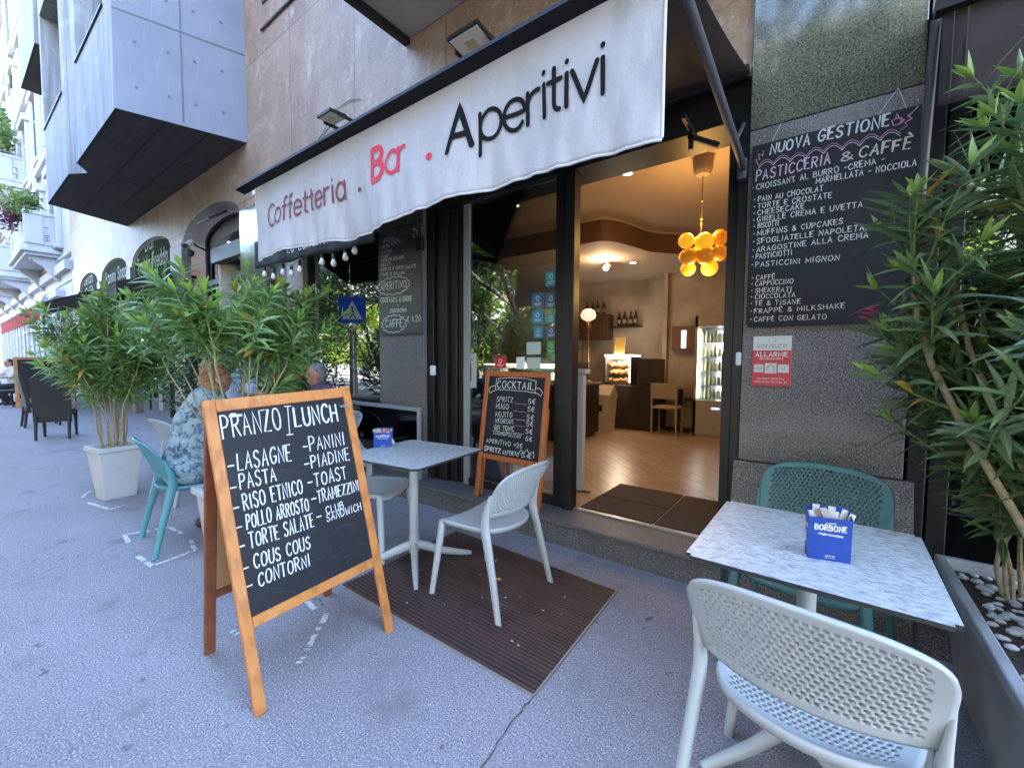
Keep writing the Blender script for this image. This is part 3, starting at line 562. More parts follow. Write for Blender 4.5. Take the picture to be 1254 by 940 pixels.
mb=MB(); mb.tube([(x0+(x1-x0)*i/120,vy(x0+(x1-x0)*i/120,vzb(x0+(x1-x0)*i/120))-.001,vzb(x0+(x1-x0)*i/120)) for i in range(121)],.0055,6); mb.tube([(x1,vy(x1,2.12+.54*i/16)-.001,2.125+.54*i/16) for i in range(17)],.005,6); mb.tube([(x0,vy(x0,2.12+.54*i/16)-.001,2.125+.54*i/16) for i in range(17)],.005,6)
mb.build('hem',RIM,va,True)
def putv(s,t,h): return (s,vy(s,t)-.006-h,t)
def dens(pts,st=.02):
    o=[pts[0]]
    for a,b in zip(pts,pts[1:]):
        n=max(1,int(math.hypot(b[0]-a[0],b[1]-a[1])/st))
        for k in range(1,n+1): o.append((a[0]+(b[0]-a[0])*k/n,a[1]+(b[1]-a[1])*k/n))
    return o
_rib=ribbon
def wawn(mb,text,s0,s1,t,k,w):
    x=s0; tot=sum(_LC[c][0] for c in text); gap=((s1-s0)/k-tot)/max(1,len(text)-1)
    for c in text:
        for st in _LC[c][1]: _rib(mb,dens([(x+a*k,t+b*k) for a,b in st]),w,putv)
        x+=(_LC[c][0]+gap)*k
mb=MB(); wawn(mb,'Coffetteria',-3.215,-2.27,2.335,.0158,.0175); _rib(mb,[(-2.135,2.352),(-2.128,2.352)],.026,putv)
mb.build('lettering',M('faded_maroon_print',(.17,.045,.06),.7),va)
mb=MB(); wawn(mb,'B',-1.985,-1.915,2.352,.0182,.030); _rib(mb,[(-1.545,2.362),(-1.538,2.362)],.034,putv); mb.build('lettering',M('red_print',(.58,.012,.035),.6),va)
mb=MB(); wawn(mb,'ar',-1.865,-1.715,2.356,.0182,.0195); mb.build('lettering',MATS['red_print'],va)
mb=MB(); wawn(mb,'A',-1.415,-1.27,2.343,.0196,.028); wawn(mb,'peritivi',-1.235,-.655,2.343,.0196,.0185); mb.build('lettering',M('dark_print',(.012,.012,.013),.9,spec=.1),va)
mb=MB(); prof=[(1.36,2.662),(1.425,2.645),(1.475,2.69),(1.47,2.735),(1.40,2.715)]
mb.prism([(-3.59,y,z) for y,z in prof],(3.19,0,0)); fixn(mb.build('front_bar',M('charcoal_powder_coat',(.009,.009,.011),.7,spec=.2),aw))
mb=MB(); mb.grid(lambda u,v:(-3.56+3.14*u,1.46+(2.93-1.46)*v,2.72+.40*v-.03*sin(PI*v)),20,8); fr=mb.build('canopy',FABK,aw,True); fr.modifiers.new('t','SOLIDIFY').thickness=.004
mb=MB(); mb.tube([(-3.5,2.93,3.13),(-.43,2.93,3.13)],.04,10); mb.build('roller',DKMET,aw,True)
mb=MB()
mb.tube([(-.445,1.46,2.705),(-.435,2.93,2.56)],.021,12); arm=mb.build('arm',M('grey_arm_metal',(.085,.09,.105),.4,metal=.3),aw,True)
mb=MB(); mb.tube([(-.44,2.62,2.60),(-.45,2.95,2.84)],.012,8); mb.box(-.47,-.42,2.90,2.96,2.50,2.62,.004); mb.build('bracket',MATS['grey_arm_metal'],aw,True)
mb=MB(); mb.obox((-3.32,2.19,2.615),(1,0,0),(0,1,-.06),(0,.06,1),.018,.74,.03,.004); mb.box(-3.36,-3.28,2.90,2.945,2.50,2.64,.004); mb.build('arm',DKMET,aw)
mb=MB(); mb.box(-.72,-.70,2.60,2.97,2.80,2.83); mb.obox((-.64,2.78,2.73),(1,0,-.6),(0,1,0),(.6,0,1),.10,.012,.014); mb.obox((-.71,2.78,2.765),(0,0,1),(1,0,0),(0,1,0),.07,.012,.012); mb.build('folding_strut',DKMET,aw)
# dark awning over the left window
a2=thing('awning','charcoal awning lettered La Caffetteria over the left window, with bulbs hung below it','awning',(-4.6,2.9,2.8))
mb=MB(); mb.grid(lambda u,v:(-5.80+2.43*u,2.40+.012*sin(u*21)*(1-v)+.008*sin(u*40),2.53-.05*u+.006*sin(u*14)+(.33)*v),60,6); v2=mb.build('valance',FABK,a2,True); v2.modifiers.new('t','SOLIDIFY').thickness=.003
mb=MB(); mb.grid(lambda u,v:(-5.80+2.43*u,2.41+.55*v,2.84+.22*v),8,3); mb.build('canopy',FABK,a2,True)
mb=MB(); mb.add([(-5.80,2.41,2.53),(-5.80,2.41,2.85),(-5.80,2.95,3.06),(-5.80,2.95,2.80)],[(0,1,2,3)]); mb.build('side_panel',FABK,a2)
LET=M('white_print',(.5,.5,.49),.6)
mb=MB(); F=dict(_LC); write(mb,'La Caffetteria',-4.93,2.60,-3.95,2.585,.10,.012,lambda s,t,h:(s,2.388-h*6,t),hand=.4,font=F,slant=.25); mb.build('lettering',LET,v2)
st=thing('string_lights','string of clear bulbs in black sockets hung under the charcoal awning','string lights',(-4.6,2.42,2.5))
mb=MB(); bl=[(-5.61,2.455),(-5.38,2.40),(-5.14,2.425),(-4.94,2.385),(-4.75,2.41),(-4.29,2.43),(-4.07,2.39),(-3.86,2.42),(-3.70,2.46)]
mb.tube([(-5.78,2.43,2.60)]+[(x,2.43,z+.085+(.0 if i%2 else .012)) for i,(x,z) in enumerate(bl)]+[(-3.4,2.43,2.60)],.004,6); mb.build('cable',BLKP,st)
for x,z in bl:
    mb=MB(); mb.lathe([(.016,.035),(.019,.045),(.019,.075),(.010,.09),(.001,.092)],(x,2.43,z),10); s=mb.build('socket',BLKP,st,True)
    mb=MB(); mb.lathe([(.001,-.042),(.016,-.037),(.027,-.020),(.028,-.002),(.021,.018),(.014,.035)],(x,2.43,z),12); mb.build('bulb',M('bulb_glass',(.70,.66,.58),.12,spec=.8),s,True)
# dark awning on the right
a3=thing('awning','plain dark brown awning over the window right of the granite pillar','awning',(1.4,2.9,2.8))
mb=MB(); mb.grid(lambda u,v:(.335+2.6*u,2.5+.01*sin(u*17)*(1-v)+.006*sin(v*9),2.465+.02*u+.365*v),40,8); v3=mb.build('valance',FABB,a3,True); v3.modifiers.new('t','SOLIDIFY').thickness=.003
mb=MB()
for q in (.03,.07): mb.box(.335+q,.339+q,2.489,2.496,2.48,2.82)
mb.build('seam',M('seam_thread',(.04,.027,.025),.8),v3)
mb=MB(); mb.grid(lambda u,v:(.335+2.6*u,2.51+.45*v,2.84+.25*v),6,3); mb.build('canopy',FABB,a3,True)
mb=MB(); mb.prism([(.31,2.47,2.835),(.31,2.53,2.83),(.31,2.54,2.88),(.31,2.47,2.89)],(2.65,0,0)); mb.build('front_bar',DKMET,a3)
mb=MB(); mb.tube([(.318,2.52,2.83),(.352,2.93,2.24),(.352,2.935,2.15)],.019,10); mb.build('arm',MATS['grey_arm_metal'],a3,True)
# red awning far down the street with its dark brown side
a4=thing('awning','scalloped red awning with a dark brown underside far down the street','awning',(-18,2.9,3))
mb=MB(); 
def rv(u,v):
    x=-14.2-9.5*u; return (x,1.36+.03*sin(u*60),2.60-.34*(1-v)-(.03*abs(sin(u*75)) if v<.1 else 0))
mb.grid(rv,150,4); v4=mb.build('valance',FABR,a4,True)
mb=MB(); mb.tube([(-14.15,1.36,2.63),(-23.8,1.36,2.63)],.05,8); mb.build('front_bar',WHP,a4)
mb=MB(); mb.grid(lambda u,v:(-14.2-9.5*u,1.38+1.57*v,2.63+.72*v),6,4); mb.build('canopy',FABB,a4)
mb=MB(); mb.add([(-14.2,1.40,2.60),(-14.2,2.95,3.32),(-14.2,2.95,2.92),(-14.2,1.40,2.36)],[(0,1,2,3)]); mb.tube([(-14.17,1.4,2.50),(-14.17,2.9,2.85)],.025,6); mb.build('side_panel',FABB,a4)
a5=thing('awning','dark brown awning above the oleander, next to the arched window','awning',(-12.4,2.9,3))
mb=MB(); mb.grid(lambda u,v:(-10.9-3.2*u,2.05+.9*v,2.86+.36*v),6,3); mb.build('canopy',FABB,a5)
mb=MB(); mb.grid(lambda u,v:(-10.9-3.2*u,2.05+.015*sin(u*18),2.86-.26*(1-v)),30,3); mb.build('valance',FABB,a5,True)
mb=MB(); mb.add([(-10.9,2.05,2.6),(-10.9,2.95,2.95),(-10.9,2.95,3.22),(-10.9,2.05,2.86)],[(0,1,2,3)]); mb.build('side_panel',FABB,a5)
# ================================================================ floodlights and small wall fittings
LENS=M('floodlight_glass',(.62,.63,.60),.2,spec=.7)
def flood(x,y,z,tilt,w,h,label,yaw=0):
    t=thing('floodlight',label,'floodlight',(x,YW,z))
    up=Vector((0,cos(tilt),sin(tilt))); n=Vector((0,-sin(tilt),cos(tilt)))*-1; ax=Vector((cos(yaw),sin(yaw),0)); n=n
    c=Vector((x,y,z))
    mb=MB(); mb.obox(c-n*.02,ax,up,n,w/2,h/2,.018,.006); hs=mb.build('housing',BLKP,t)
    mb=MB(); mb.obox(c+n*.0005,ax,up,n,w/2-.018,h/2-.018,.002); l=mb.build('lens',LENS,t)
    mb=MB(); mb.obox(c+n*.003,ax,up,n,w*.14,h*.16,.0015); mb.build('emitter',M('led_plate',(.45,.40,.26),.4),l)
    mb=MB(); mb.box(x-w/2-.012,x-w/2-.004,y-.02,YW-.002,z-.02,z+.02); mb.box(x+w/2+.004,x+w/2+.012,y-.02,YW-.002,z-.02,z+.02); mb.build('bracket',BLKP,t)
    return t
flood(-2.48,2.76,4.05,rad(-8),.34,.27,'square black LED floodlight on the marble wall, above the word Aperitivi')
flood(-4.58,2.74,4.12,rad(4),.27,.21,'slim black floodlight with a loose cable on the marble wall, above the word Coffetteria')
flood(-8.95,3.02,3.92,rad(35),.55,.36,'black floodlight under the pale arch of the arched window')
t=thing('security_camera','white bullet camera on the pier of the arched window','camera',(-9.9,3.1,3.5))
mb=MB(); mb.tube([(-9.78,2.94,3.62),(-9.62,2.80,3.50)],.05,12); mb.build('camera_body',WHP,t,True)
mb=MB(); mb.tube([(-9.62,2.80,3.50),(-9.60,2.785,3.485)],.045,12); mb.tube([(-9.85,3.2,3.52),(-9.75,2.95,3.58)],.02,6); mb.ball((-9.85,2.93,3.42),.07); mb.build('lens',BLKP,t)
mb=MB(); mb.tube([(-6.0,2.95,3.98),(-5.5,2.95,4.06),(-5.2,2.94,4.18),(-4.9,2.93,4.24)],.009,6); mb.tube([(-5.2,2.95,4.2),(-4.8,2.955,4.42),(-4.55,2.955,4.42),(-4.35,2.95,4.36)],.006,6); tag(mb.build('cable',M('grey_cable',(.3,.28,.27),.6),None,True),'loose grey cable looped on the marble wall beside the slim floodlight','cable')
mb=MB(); mb.box(-6.95,-6.72,2.86,2.965,3.83,3.98,.01); jb=mb.build('junction_box',WHP); tag(jb,'white junction box at the left end of the white awning','junction box')
mb=MB(); mb.tube([(-6.72,2.93,3.95),(-6.6,2.92,4.03),(-6.5,2.93,3.98)],.012,6); mb.build('conduit',BLKP,jb)
for nm,x0,x1,z0,z1,y,lab in (('door_sensor',-.45,-.416,1.38,1.466,2.94,'small white door sensor on the right door jamb'),('door_sensor',-3.24,-3.175,1.25,1.35,2.965,'small white door sensor on the left door jamb')):
    mb=MB(); mb.box(x0,x1,y,y+.035,z0,z1,.012); o=mb.build(nm,WHP); tag(o,lab,'sensor'); mb=MB(); mb.tube([((x0+x1)/2,y+.03,z1),((x0+x1)/2,y+.035,z1+.45)],.004,6); mb.build('cable',WHP,o)
# ================================================================ chalk boards
SLATE=M('chalkboard',(.0095,.0098,.013),.62,spec=.35,mix=[dict(s=3.5,lo=.45,hi=.75,c=(.018,.019,.025),d=6,r=.65,fac=.7),dict(s=11,st=(1,1,.35),lo=.58,hi=.75,c=(.028,.028,.034),d=5,fac=.4)])
SLATEG=M('sheen_grey_chalkboard',(.060,.066,.068),.35,mix=[dict(s=4,lo=.45,hi=.75,c=(.045,.05,.05),d=6)])  # reflected sheen painted in: base colour lifted above plain slate
def CHALK(n,c): return M(n,c,.9,mix=[dict(s=230,lo=.56,hi=.68,c=tuple(x*.35 for x in c),d=2,fac=.8)])
CW=CHALK('white_chalk',(.58,.58,.57)); CP=CHALK('pink_chalk',(.60,.47,.53)); CY=CHALK('cream_chalk',(.58,.55,.43)); CPK=CHALK('bright_pink_chalk',(.42,.20,.30))
# the large menu board on the right pillar
y=2.915
mb=MB(); mb.prism([(-.375,y,1.612),(.335,y,1.612),(.335,y,2.672),(-.395,y,2.678),(-.395,y,1.632)],(0,.022,0)); nb=fixn(mb.build('chalk_menu_board',SLATE)); tag(nb,'large chalk menu board headed Nuova Gestione, hung on the right granite pillar','menu board')
pn=lambda s,t,h:(s,y-h*1.6,t)
random.seed(11)
mb=MB(); write(mb,'NUOVA',-.302,2.607,-.117,2.610,.055,.0095,pn,slant=.12); write(mb,'GESTIONE',-.079,2.612,.212,2.607,.058,.0095,pn,slant=.12)
write(mb,'CROISSANT AL BURRO -CREMA -',-.365,2.421,.205,2.429,.030,.005,pn); write(mb,'MARMELLATA - NOCCIOLA',-.078,2.388,.325,2.381,.029,.005,pn)
lines=[('PAIN AU CHOCOLAT',-.355,2.350,-.046,2.343),('TORTE E CROSTATE',-.355,2.311,-.007,2.297),('CHEESECAKE',-.355,2.272,-.128,2.266),('GIRELLE CREMA E UVETTA',-.355,2.232,.125,2.221),('BISCOTTI',-.352,2.196,-.248,2.193),('MUFFINS & CUPCAKES',-.352,2.152,.046,2.149),('SFOGLIATELLE NAPOLETANE',-.352,2.106,.185,2.098),('ARAGOSTINE ALLA CREMA',-.352,2.056,.155,2.058),('PASTICIOTTI',-.355,2.016,-.176,2.017),('PASTICCINI MIGNON',-.355,1.970,.039,1.957)]
for T,a,b,c,d in lines: write(mb,'·',a-.02,b,a-.012,b,.03,.007,pn,fit=False); write(mb,T,a,b,c,d,.028,.0048,pn)
write(mb,'·',-.386,2.421,-.378,2.421,.03,.007,pn,fit=False)
mb.build('chalk_lettering',CW,nb)
mb=MB(); write(mb,'PASTICCERIA',-.369,2.472,-.021,2.482,.055,.0075,pn,slant=.1); write(mb,'&',.030,2.478,.076,2.481,.045,.008,pn); 
sc=[]
for i in range(8):
    a=-.36+i*.0775
    for k in range(9): sc.append((a+.0775*k/8,2.553+.030*sin(PI*k/8)+.004*sin(i*2.2)))
rib2=[(s,t-.013) for s,t in sc]
ribbon(mb,rib2,.0032,pn,.2); mb.build('chalk_lettering',CP,nb)
mb=MB(); write(mb,'CAFFÈ',.101,2.480,.299,2.470,.054,.0085,pn,slant=.08)
for T,a,b,c,d in [('CAFFÈ',-.35,1.893,-.255,1.890),('CAPPUCCINO',-.352,1.857,-.165,1.854),('SHEKERATI',-.352,1.818,-.172,1.809),('CIOCCOLATA',-.352,1.781,-.153,1.776),('TÈ & TISANE',-.352,1.742,-.126,1.736),('FRAPPÈ & MILKSHAKE',-.352,1.695,.073,1.698),('CAFFÈ CON GELATO',-.352,1.647,-.005,1.643)]: write(mb,'·',a-.02,b,a-.012,b,.03,.007,pn,fit=False); write(mb,T,a,b,c,d,.026,.0045,pn)
mb.build('chalk_lettering',CY,nb)
mb=MB(); ribbon(mb,sc,.0036,pn,.2); ribbon(mb,[(-.36,2.56),(-.375,2.60),(-.355,2.59),(-.36,2.625),(-.34,2.61),(-.335,2.635)],.005,pn,.3); ribbon(mb,[(.26,2.57),(.285,2.585),(.275,2.60),(.30,2.615),(.285,2.63),(.31,2.65),(.32,2.665)],.005,pn,.3)
for q in ([(.232,2.60),(.226,2.625),(.24,2.632),(.262,2.628),(.258,2.603),(.232,2.60)],[(.238,2.632),(.244,2.655),(.252,2.632)],[(.262,2.622),(.272,2.618),(.262,2.606)]): ribbon(mb,q,.005,pn,.2)
mb.build('chalk_drawing',CPK,nb)
mb=MB(); mb.tube([(-.30,y+.01,2.672),(-.255,YW-.035,2.78)],.0018,5); mb.tube([(.17,y+.01,2.672),(.245,YW-.035,2.79)],.0018,5); mb.tube([(.245,YW-.035,2.79),(.28,y+.01,2.672)],.0018,5); mb.build('hanging_cord',M('cord',(.5,.48,.42),.8),nb)
# the menu board on the left pillar
y2=2.915
mb=MB(); mb.box(-4.0,-3.30,y2,y2+.02,1.675,2.78,.002); lb=mb.build('chalk_menu_board',SLATEG); tag(lb,'narrow chalk board with Aperitivo and Caffè in clouds, on the left granite pillar','menu board')
pl=lambda s,t,h:(s,y2-h*1.6,t)
mb=MB(); write(mb,'PANINI &',-3.90,2.665,-3.56,2.655,.055,.009,pl,slant=.15)
for T,a,b,c,d in [('PASTA',-3.945,2.61,-3.80,2.604),('PIADINE',-3.945,2.559,-3.76,2.553),('TOAST',-3.945,2.516,-3.81,2.508),('INSALATE SFIZIOSE',-3.945,2.471,-3.564,2.459),('GELATI',-3.945,2.423,-3.776,2.417),('RUSTICI & TORTE SALATE',-3.945,2.375,-3.381,2.345),('PANE & SALUMI',-3.945,2.323,-3.554,2.298)]: write(mb,'·',a-.03,b,a-.02,b,.03,.008,pl,fit=False); write(mb,T,a,b,c,d,.03,.006,pl)
write(mb,'APERITIVO',-3.955,2.165,-3.53,2.160,.075,.011,pl); write(mb,'COCKTAILS & BIRRE',-3.96,2.035,-3.445,2.012,.05,.009,pl); write(mb,'+',-3.68,1.965,-3.66,1.965,.03,.006,pl); write(mb,'STUZZICHINI',-3.80,1.913,-3.53,1.908,.036,.008,pl); write(mb,'CAFFÈ',-3.88,1.762,-3.60,1.754,.075,.012,pl); write(mb,'€ 1.20',-3.52,1.797,-3.315,1.797,.06,.009,pl)
def cloud(cx,cz,rx,rz,n,spike):
    P=[]
    for i in range(n*6+1):
        t=2*PI*i/(n*6); k=1+(.13*abs(sin(t*n/2)) if not spike else .16*(1-abs(((i%6)-3)/3)))
        P.append((cx+rx*k*cos(t),cz+rz*k*sin(t)))
    return P
ribbon(mb,cloud(-3.745,2.195,.245,.085,14,0),.008,pl,.2); ribbon(mb,cloud(-3.74,1.79,.185,.085,14,1),.008,pl,.2)
for i in range(9): ribbon(mb,[(-3.93+i*.06+.06*k/6,2.615+.03*sin(PI*k/6)+.002*i) for k in range(7)],.006,pl,.2)
ribbon(mb,[(-3.42,2.66),(-3.39,2.74),(-3.35,2.66)],.008,pl); ribbon(mb,[(-3.43,2.74),(-3.34,2.70)],.008,pl)
mb.build('chalk_lettering',CW,lb)
# A-frame boards
WOOD=M('honey_wood',(.47,.175,.042),.45,mix=[dict(k='wave',s=9,st=(1,1,.12),dist=6,ds=2,lo=.3,hi=.9,c=(.32,.10,.024),fac=.6),dict(s=60,st=(1,1,.08),lo=.5,hi=.7,c=(.52,.235,.075),fac=.6)],bump=dict(s=80,st=(1,1,.1),str=.08,dist_=.001),rvar=dict(s=5,a=.35,b=.6))
WOODD=M('reddish_wood',(.20,.06,.022),.5,mix=[dict(k='wave',s=9,st=(1,1,.12),dist=6,ds=2,lo=.3,hi=.9,c=(.14,.04,.016),fac=.6)])
WOODO=M('orange_wood',(.42,.115,.025),.42,mix=[dict(k='wave',s=9,st=(1,1,.12),dist=6,ds=2,lo=.3,hi=.9,c=(.28,.07,.016),fac=.6)])
def frame_board(root,O,S,T,w,h,z_rail,top,legw,mat,board_mat,th=.022,name='front_frame',drop=0):
    """one leaf of an A-frame: O lower-left foot, S across, T up the leaf (unit vectors)"""
    O,S,T=Vector(O),Vector(S).normalized(),Vector(T).normalized(); Nn=S.cross(T)
    def bar(s0,s1,t0,t1,mb,d=th):
        c=O+S*(s0+s1)/2+T*(t0+t1)/2-Nn*(d/2); mb.obox(c,S,T,Nn,(s1-s0)/2,(t1-t0)/2,d/2,.003)
    mb=MB(); bar(0,legw,0,h,mb); bar(w-legw,w,-drop,h,mb); bar(legw+.0005,w-legw-.0005,h-top,h-.0004,mb,th-.001); bar(legw+.0005,w-legw-.0005,z_rail,z_rail+legw,mb,th-.001)
    fr=mb.build(name,mat,root)
    mb=MB(); c=O+S*w/2+T*(z_rail+legw+h-top)/2-Nn*(.013); mb.obox(c,S,T,Nn,(w-2*legw)/2+.004,(h-top-z_rail-legw)/2+.004,.004); bo=mb.build('slate',board_mat,root)
    return fr,bo,lambda s,t,hh:tuple(O+S*s+T*t+Nn*(-.0085+hh))
ab=thing('a_frame_board','honey wood A-frame chalkboard listing Pranzo and Lunch, standing on the asphalt at the front','A-board',(-2.03,1.0,0))
Sx=(-.02,.653,.026); Tx=Vector((-.29,-.056,1.255)).normalized()
fr,bo,pf_=frame_board(ab,(-1.735,.680,0),Sx,Tx,.672,1.265,.325,.052,.044,WOOD,SLATE,drop=.027)
pf=lambda s,t,h:pf_(s+.0436*t+.001,t-.036*s,h)
random.seed(5)
mb=MB()
for t,a,b,c,d,h,w in [('LUNCH',.307,1.117,.526,1.122,.087,.011),('PRANZO',.004,1.107,.243,1.116,.094,.0075),('|',.262,1.10,.290,1.10,.115,.006),
 ('LASAGNE',.045,.968,.266,.965,.070,.0068),('PASTA',.045,.888,.190,.890,.062,.0066),('RISO ETNICO',.050,.800,.300,.808,.062,.0066),('POLLO ARROSTO',.052,.722,.318,.724,.058,.0064),('TORTE SALATE',.055,.641,.330,.645,.060,.0064),('COUS COUS',.062,.555,.300,.555,.056,.0066),('CONTORNI',.070,.480,.288,.482,.052,.0066),
 ('PANINI',.362,.992,.545,.993,.066,.0066),('PIADINE',.358,.912,.560,.914,.058,.0066),('TOAST',.362,.823,.530,.825,.060,.007),('TRAMEZZINI',.366,.745,.590,.748,.055,.0062),('CLUB',.400,.680,.490,.685,.034,.005),('SANDWICH',.396,.646,.586,.650,.034,.005)]:
    b-=.006; d-=.006; write(mb,t,a,b,c,d,h,w,pf,slant=.02)
for a,b in ((.018,.985),(.018,.895),(.018,.812),(.020,.732),(.022,.655),(.026,.565),(.032,.492),(.338,1.012),(.334,.930),(.338,.842),(.345,.763),(.358,.675)): ribbon(mb,[(a-.008,b),(a+.012,b)],.006,pf,.2)
mb.build('chalk_lettering',CW,bo)
mb=MB(); random.seed(8)
for i in range(60):
    a=random.uniform(.06,.56); b=random.uniform(.40,1.18); L=random.uniform(.02,.12); an=random.uniform(-.6,.3)
    ribbon(mb,[(a,b),(min(a+L*.5,.61),b+L*.5*an+.004),(min(a+L,.615),b+L*an)],random.uniform(.001,.006),lambda s,t,h:pf(s,t,h*.25),.5)
mb.build('chalk_smear',M('faint_chalk',(.026,.026,.036),.9),bo)
Ob=Vector((-2.34,.676,0)); Tb=Vector((.29,-.056,1.255)).normalized()
fr2,bo2,_=frame_board(ab,(-2.35,1.345,0),(.02,-.653,-.026),Tb,.655,1.285,.325,.05,.045,WOODD,M('board_back',(.40,.22,.09),.6,mix=[dict(s=4,st=(1,1,.3),lo=.4,hi=.7,c=(.33,.17,.07))]),name='rear_frame')
mb=MB(); 
for yy in (.74,1.25): mb.box(-2.065,-2.01,yy-.025,yy+.025,1.155,1.165)
mb.build('hinge',ALU,ab)
# the cocktail board on the step
cb=thing('a_frame_board','orange wood easel board listing cocktails, standing on the granite step against the glass','A-board',(-2.15,2.88,.19))
Tc=Vector((0,.16,1.12)).normalized()
fr,bo,pc=frame_board(cb,(-2.50,2.815,.19),(1,0,0),Tc,.69,1.13,.345,.045,.045,WOODO,SLATE)
off=2.50
mb=MB(); random.seed(9)
ck=[('SPRITZ',-2.345,.860,-2.170,.862,.044,.0055),('HUGO',-2.346,.798,-2.208,.799,.044,.0055),('MOJITO',-2.343,.726,-2.163,.730,.044,.0055),('NEGRONI',-2.341,.673,-2.146,.676,.038,.0052),('GIN TONIC',-2.346,.614,-2.130,.616,.038,.006),('COSMOPOLITAN',-2.350,.570,-2.051,.566,.034,.005),('APERITIVO +2€',-2.42,.488,-2.03,.484,.036,.006),('SPRITZ',-2.435,.413,-2.255,.412,.040,.010),('ASPORTO',-2.231,.409,-2.057,.412,.033,.006),('5€',-2.03,.408,-1.93,.41,.036,.006),('COCKTAIL',-2.355,.985,-1.968,.980,.060,.010)]
for z in (.864,.797,.727,.673,.611): ck.append(('5€',-2.004,z,-1.938,z,.040,.0055))
ck.append(('6€',-2.0,.549,-1.937,.551,.039,.0055))
for T,a,b,c,d,h,w in ck: write(mb,T,a+off,b,c+off,d,h,w,pc)
bx=[(-2.375,.965),(-2.37,1.06),(-2.27,1.075),(-2.05,1.075),(-1.945,1.055),(-1.945,.955),(-2.05,.965),(-2.27,.968),(-2.375,.965)]
ribbon(mb,[(a+off,b) for a,b in bx],.006,pc,.2)
for sgn,x in ((-1,-2.375),(1,-1.945)): ribbon(mb,[(x+off,1.0),(x+off+sgn*.05,.99),(x+off+sgn*.075,.96),(x+off+sgn*.055,.93),(x+off+sgn*.03,.95),(x+off,.955)],.006,pc,.2)
ribbon(mb,[(-2.06+off,.43),(-2.04+off,.47),(-2.0+off,.45),(-1.98+off,.48),(-1.95+off,.45),(-1.91+off,.47),(-1.905+off,.42)],.006,pc,.2)
for z in (.855,.79,.72,.667,.605): ribbon(mb,[(-2.15+off,z),(-2.02+off,z-.003)],.002,pc,.3)
mb.build('chalk_lettering',CW,bo)
mb=MB(); mb.obox((-2.47,2.93,.60),(1,0,0),(0,.12,.8),(0,-.8,.12),.016,.41,.012,.003); mb.obox((-1.84,2.93,.60),(1,0,0),(0,.12,.8),(0,-.8,.12),.016,.41,.012,.003); mb.build('back_leg',WOODO,cb)
# A-board far down the pavement
fb=thing('a_frame_board','tall pale wood A-frame board standing far down the pavement behind the dark chairs','A-board',(-17.9,1.6,0))
frame_board(fb,(-17.9,1.2,0),(.1,1.1,0),(-.16,0,1.42),1.10,1.43,.2,.07,.075,WOOD,SLATE)
# ================================================================ alarm plate and the stickers on the glass
al=thing('alarm_sign','red and white alarm plate lettered Allarme on the right granite pillar','sign',(-.256,2.93,1.41))
REDP=M('red_plate',(.55,.012,.035),.35); WPL=M('white_plate',(.60,.59,.54),.35)
mb=MB(); mb.box(-.357,-.157,2.93,2.934,1.263,1.472,.003); red=mb.build('red_panel',REDP,al)
mb=MB(); mb.box(-.354,-.160,2.930,2.934,1.4725,1.558,.002); wp=mb.build('white_panel',WPL,al)
pa=lambda s,t,h:(s,2.9295-h*.8,t)
mb=MB(); write(mb,'verisure',-.332,1.487,-.185,1.487,.033,.0042,pa,hand=0,font=_LC,wob=0); ribbon(mb,arc(-.256,1.53,.017,.017,-30,210,12),.003,pa); mb.build('lettering',M('grey_print',(.28,.25,.24),.6),wp)
mb=MB(); write(mb,'ALLARME',-.338,1.438,-.178,1.438,.024,.0062,pa,hand=0,wob=0); write(mb,'CON COLLEGAMENTO',-.318,1.420,-.198,1.420,.009,.0022,pa,hand=0,wob=0); write(mb,'CENTRALE OPERATIVA',-.325,1.302,-.19,1.302,.008,.002,pa,hand=0,wob=0); write(mb,'VIGILANZA 25 H SU 25',-.34,1.283,-.175,1.283,.008,.002,pa,hand=0,wob=0); mb.build('lettering',WPL,red)
mb=MB(); mb.box(-.346,-.296,2.9285,2.930,1.343,1.391); mb.box(-.289,-.229,2.9285,2.930,1.338,1.398); mb.box(-.222,-.168,2.9285,2.930,1.343,1.391); pic=mb.build('pictogram_panel',WPL,red)
pb=lambda s,t,h:(s,2.928-h*.5,t)
mb=MB(); ribbon(mb,[(-.28,1.372),(-.259,1.388),(-.238,1.372)],.004,pb); ribbon(mb,[(-.276,1.352),(-.276,1.37)],.003,pb); ribbon(mb,[(-.242,1.352),(-.242,1.37)],.003,pb); ribbon(mb,[(-.338,1.36),(-.33,1.368),(-.32,1.36),(-.312,1.368),(-.304,1.36)],.003,pb); ribbon(mb,[(-.212,1.38),(-.195,1.36),(-.18,1.382)],.003,pb); mb.build('pictogram',M('teal_print',(.12,.3,.3),.6),pic)
TEAL=[M('teal_sticker',(.03,.26,.30),.35),M('navy_sticker',(.03,.10,.17),.35),M('blue_teal_sticker',(.02,.20,.30),.35),M('green_sticker',(.05,.30,.06),.35),M('pale_green_sticker',(.38,.48,.42),.4)]
def sticker(x0,x1,z0,z1,mat,label,name='sticker',marks=True,y=3.052):
    mb=MB(); mb.box(x0,x1,y-.001,y+.001,z0,z1); o=mb.build(name,mat); tag(o,label,name.replace('_',' '))
    if marks:
        mb=MB(); p=lambda s,t,h:(s,y-.0012-h*.5,t); w=x1-x0; h=z1-z0
        ribbon(mb,arc((x0+x1)/2,z0+h*.64,w*.14,h*.15,0,330,10),w*.06,p); ribbon(mb,[(x0+w*.2,z0+h*.3),(x1-w*.2,z0+h*.3)],h*.06,p); ribbon(mb,[(x0+w*.3,z0+h*.18),(x1-w*.3,z0+h*.18)],h*.04,p)
        mb.build('mark',LET,o)
    return o
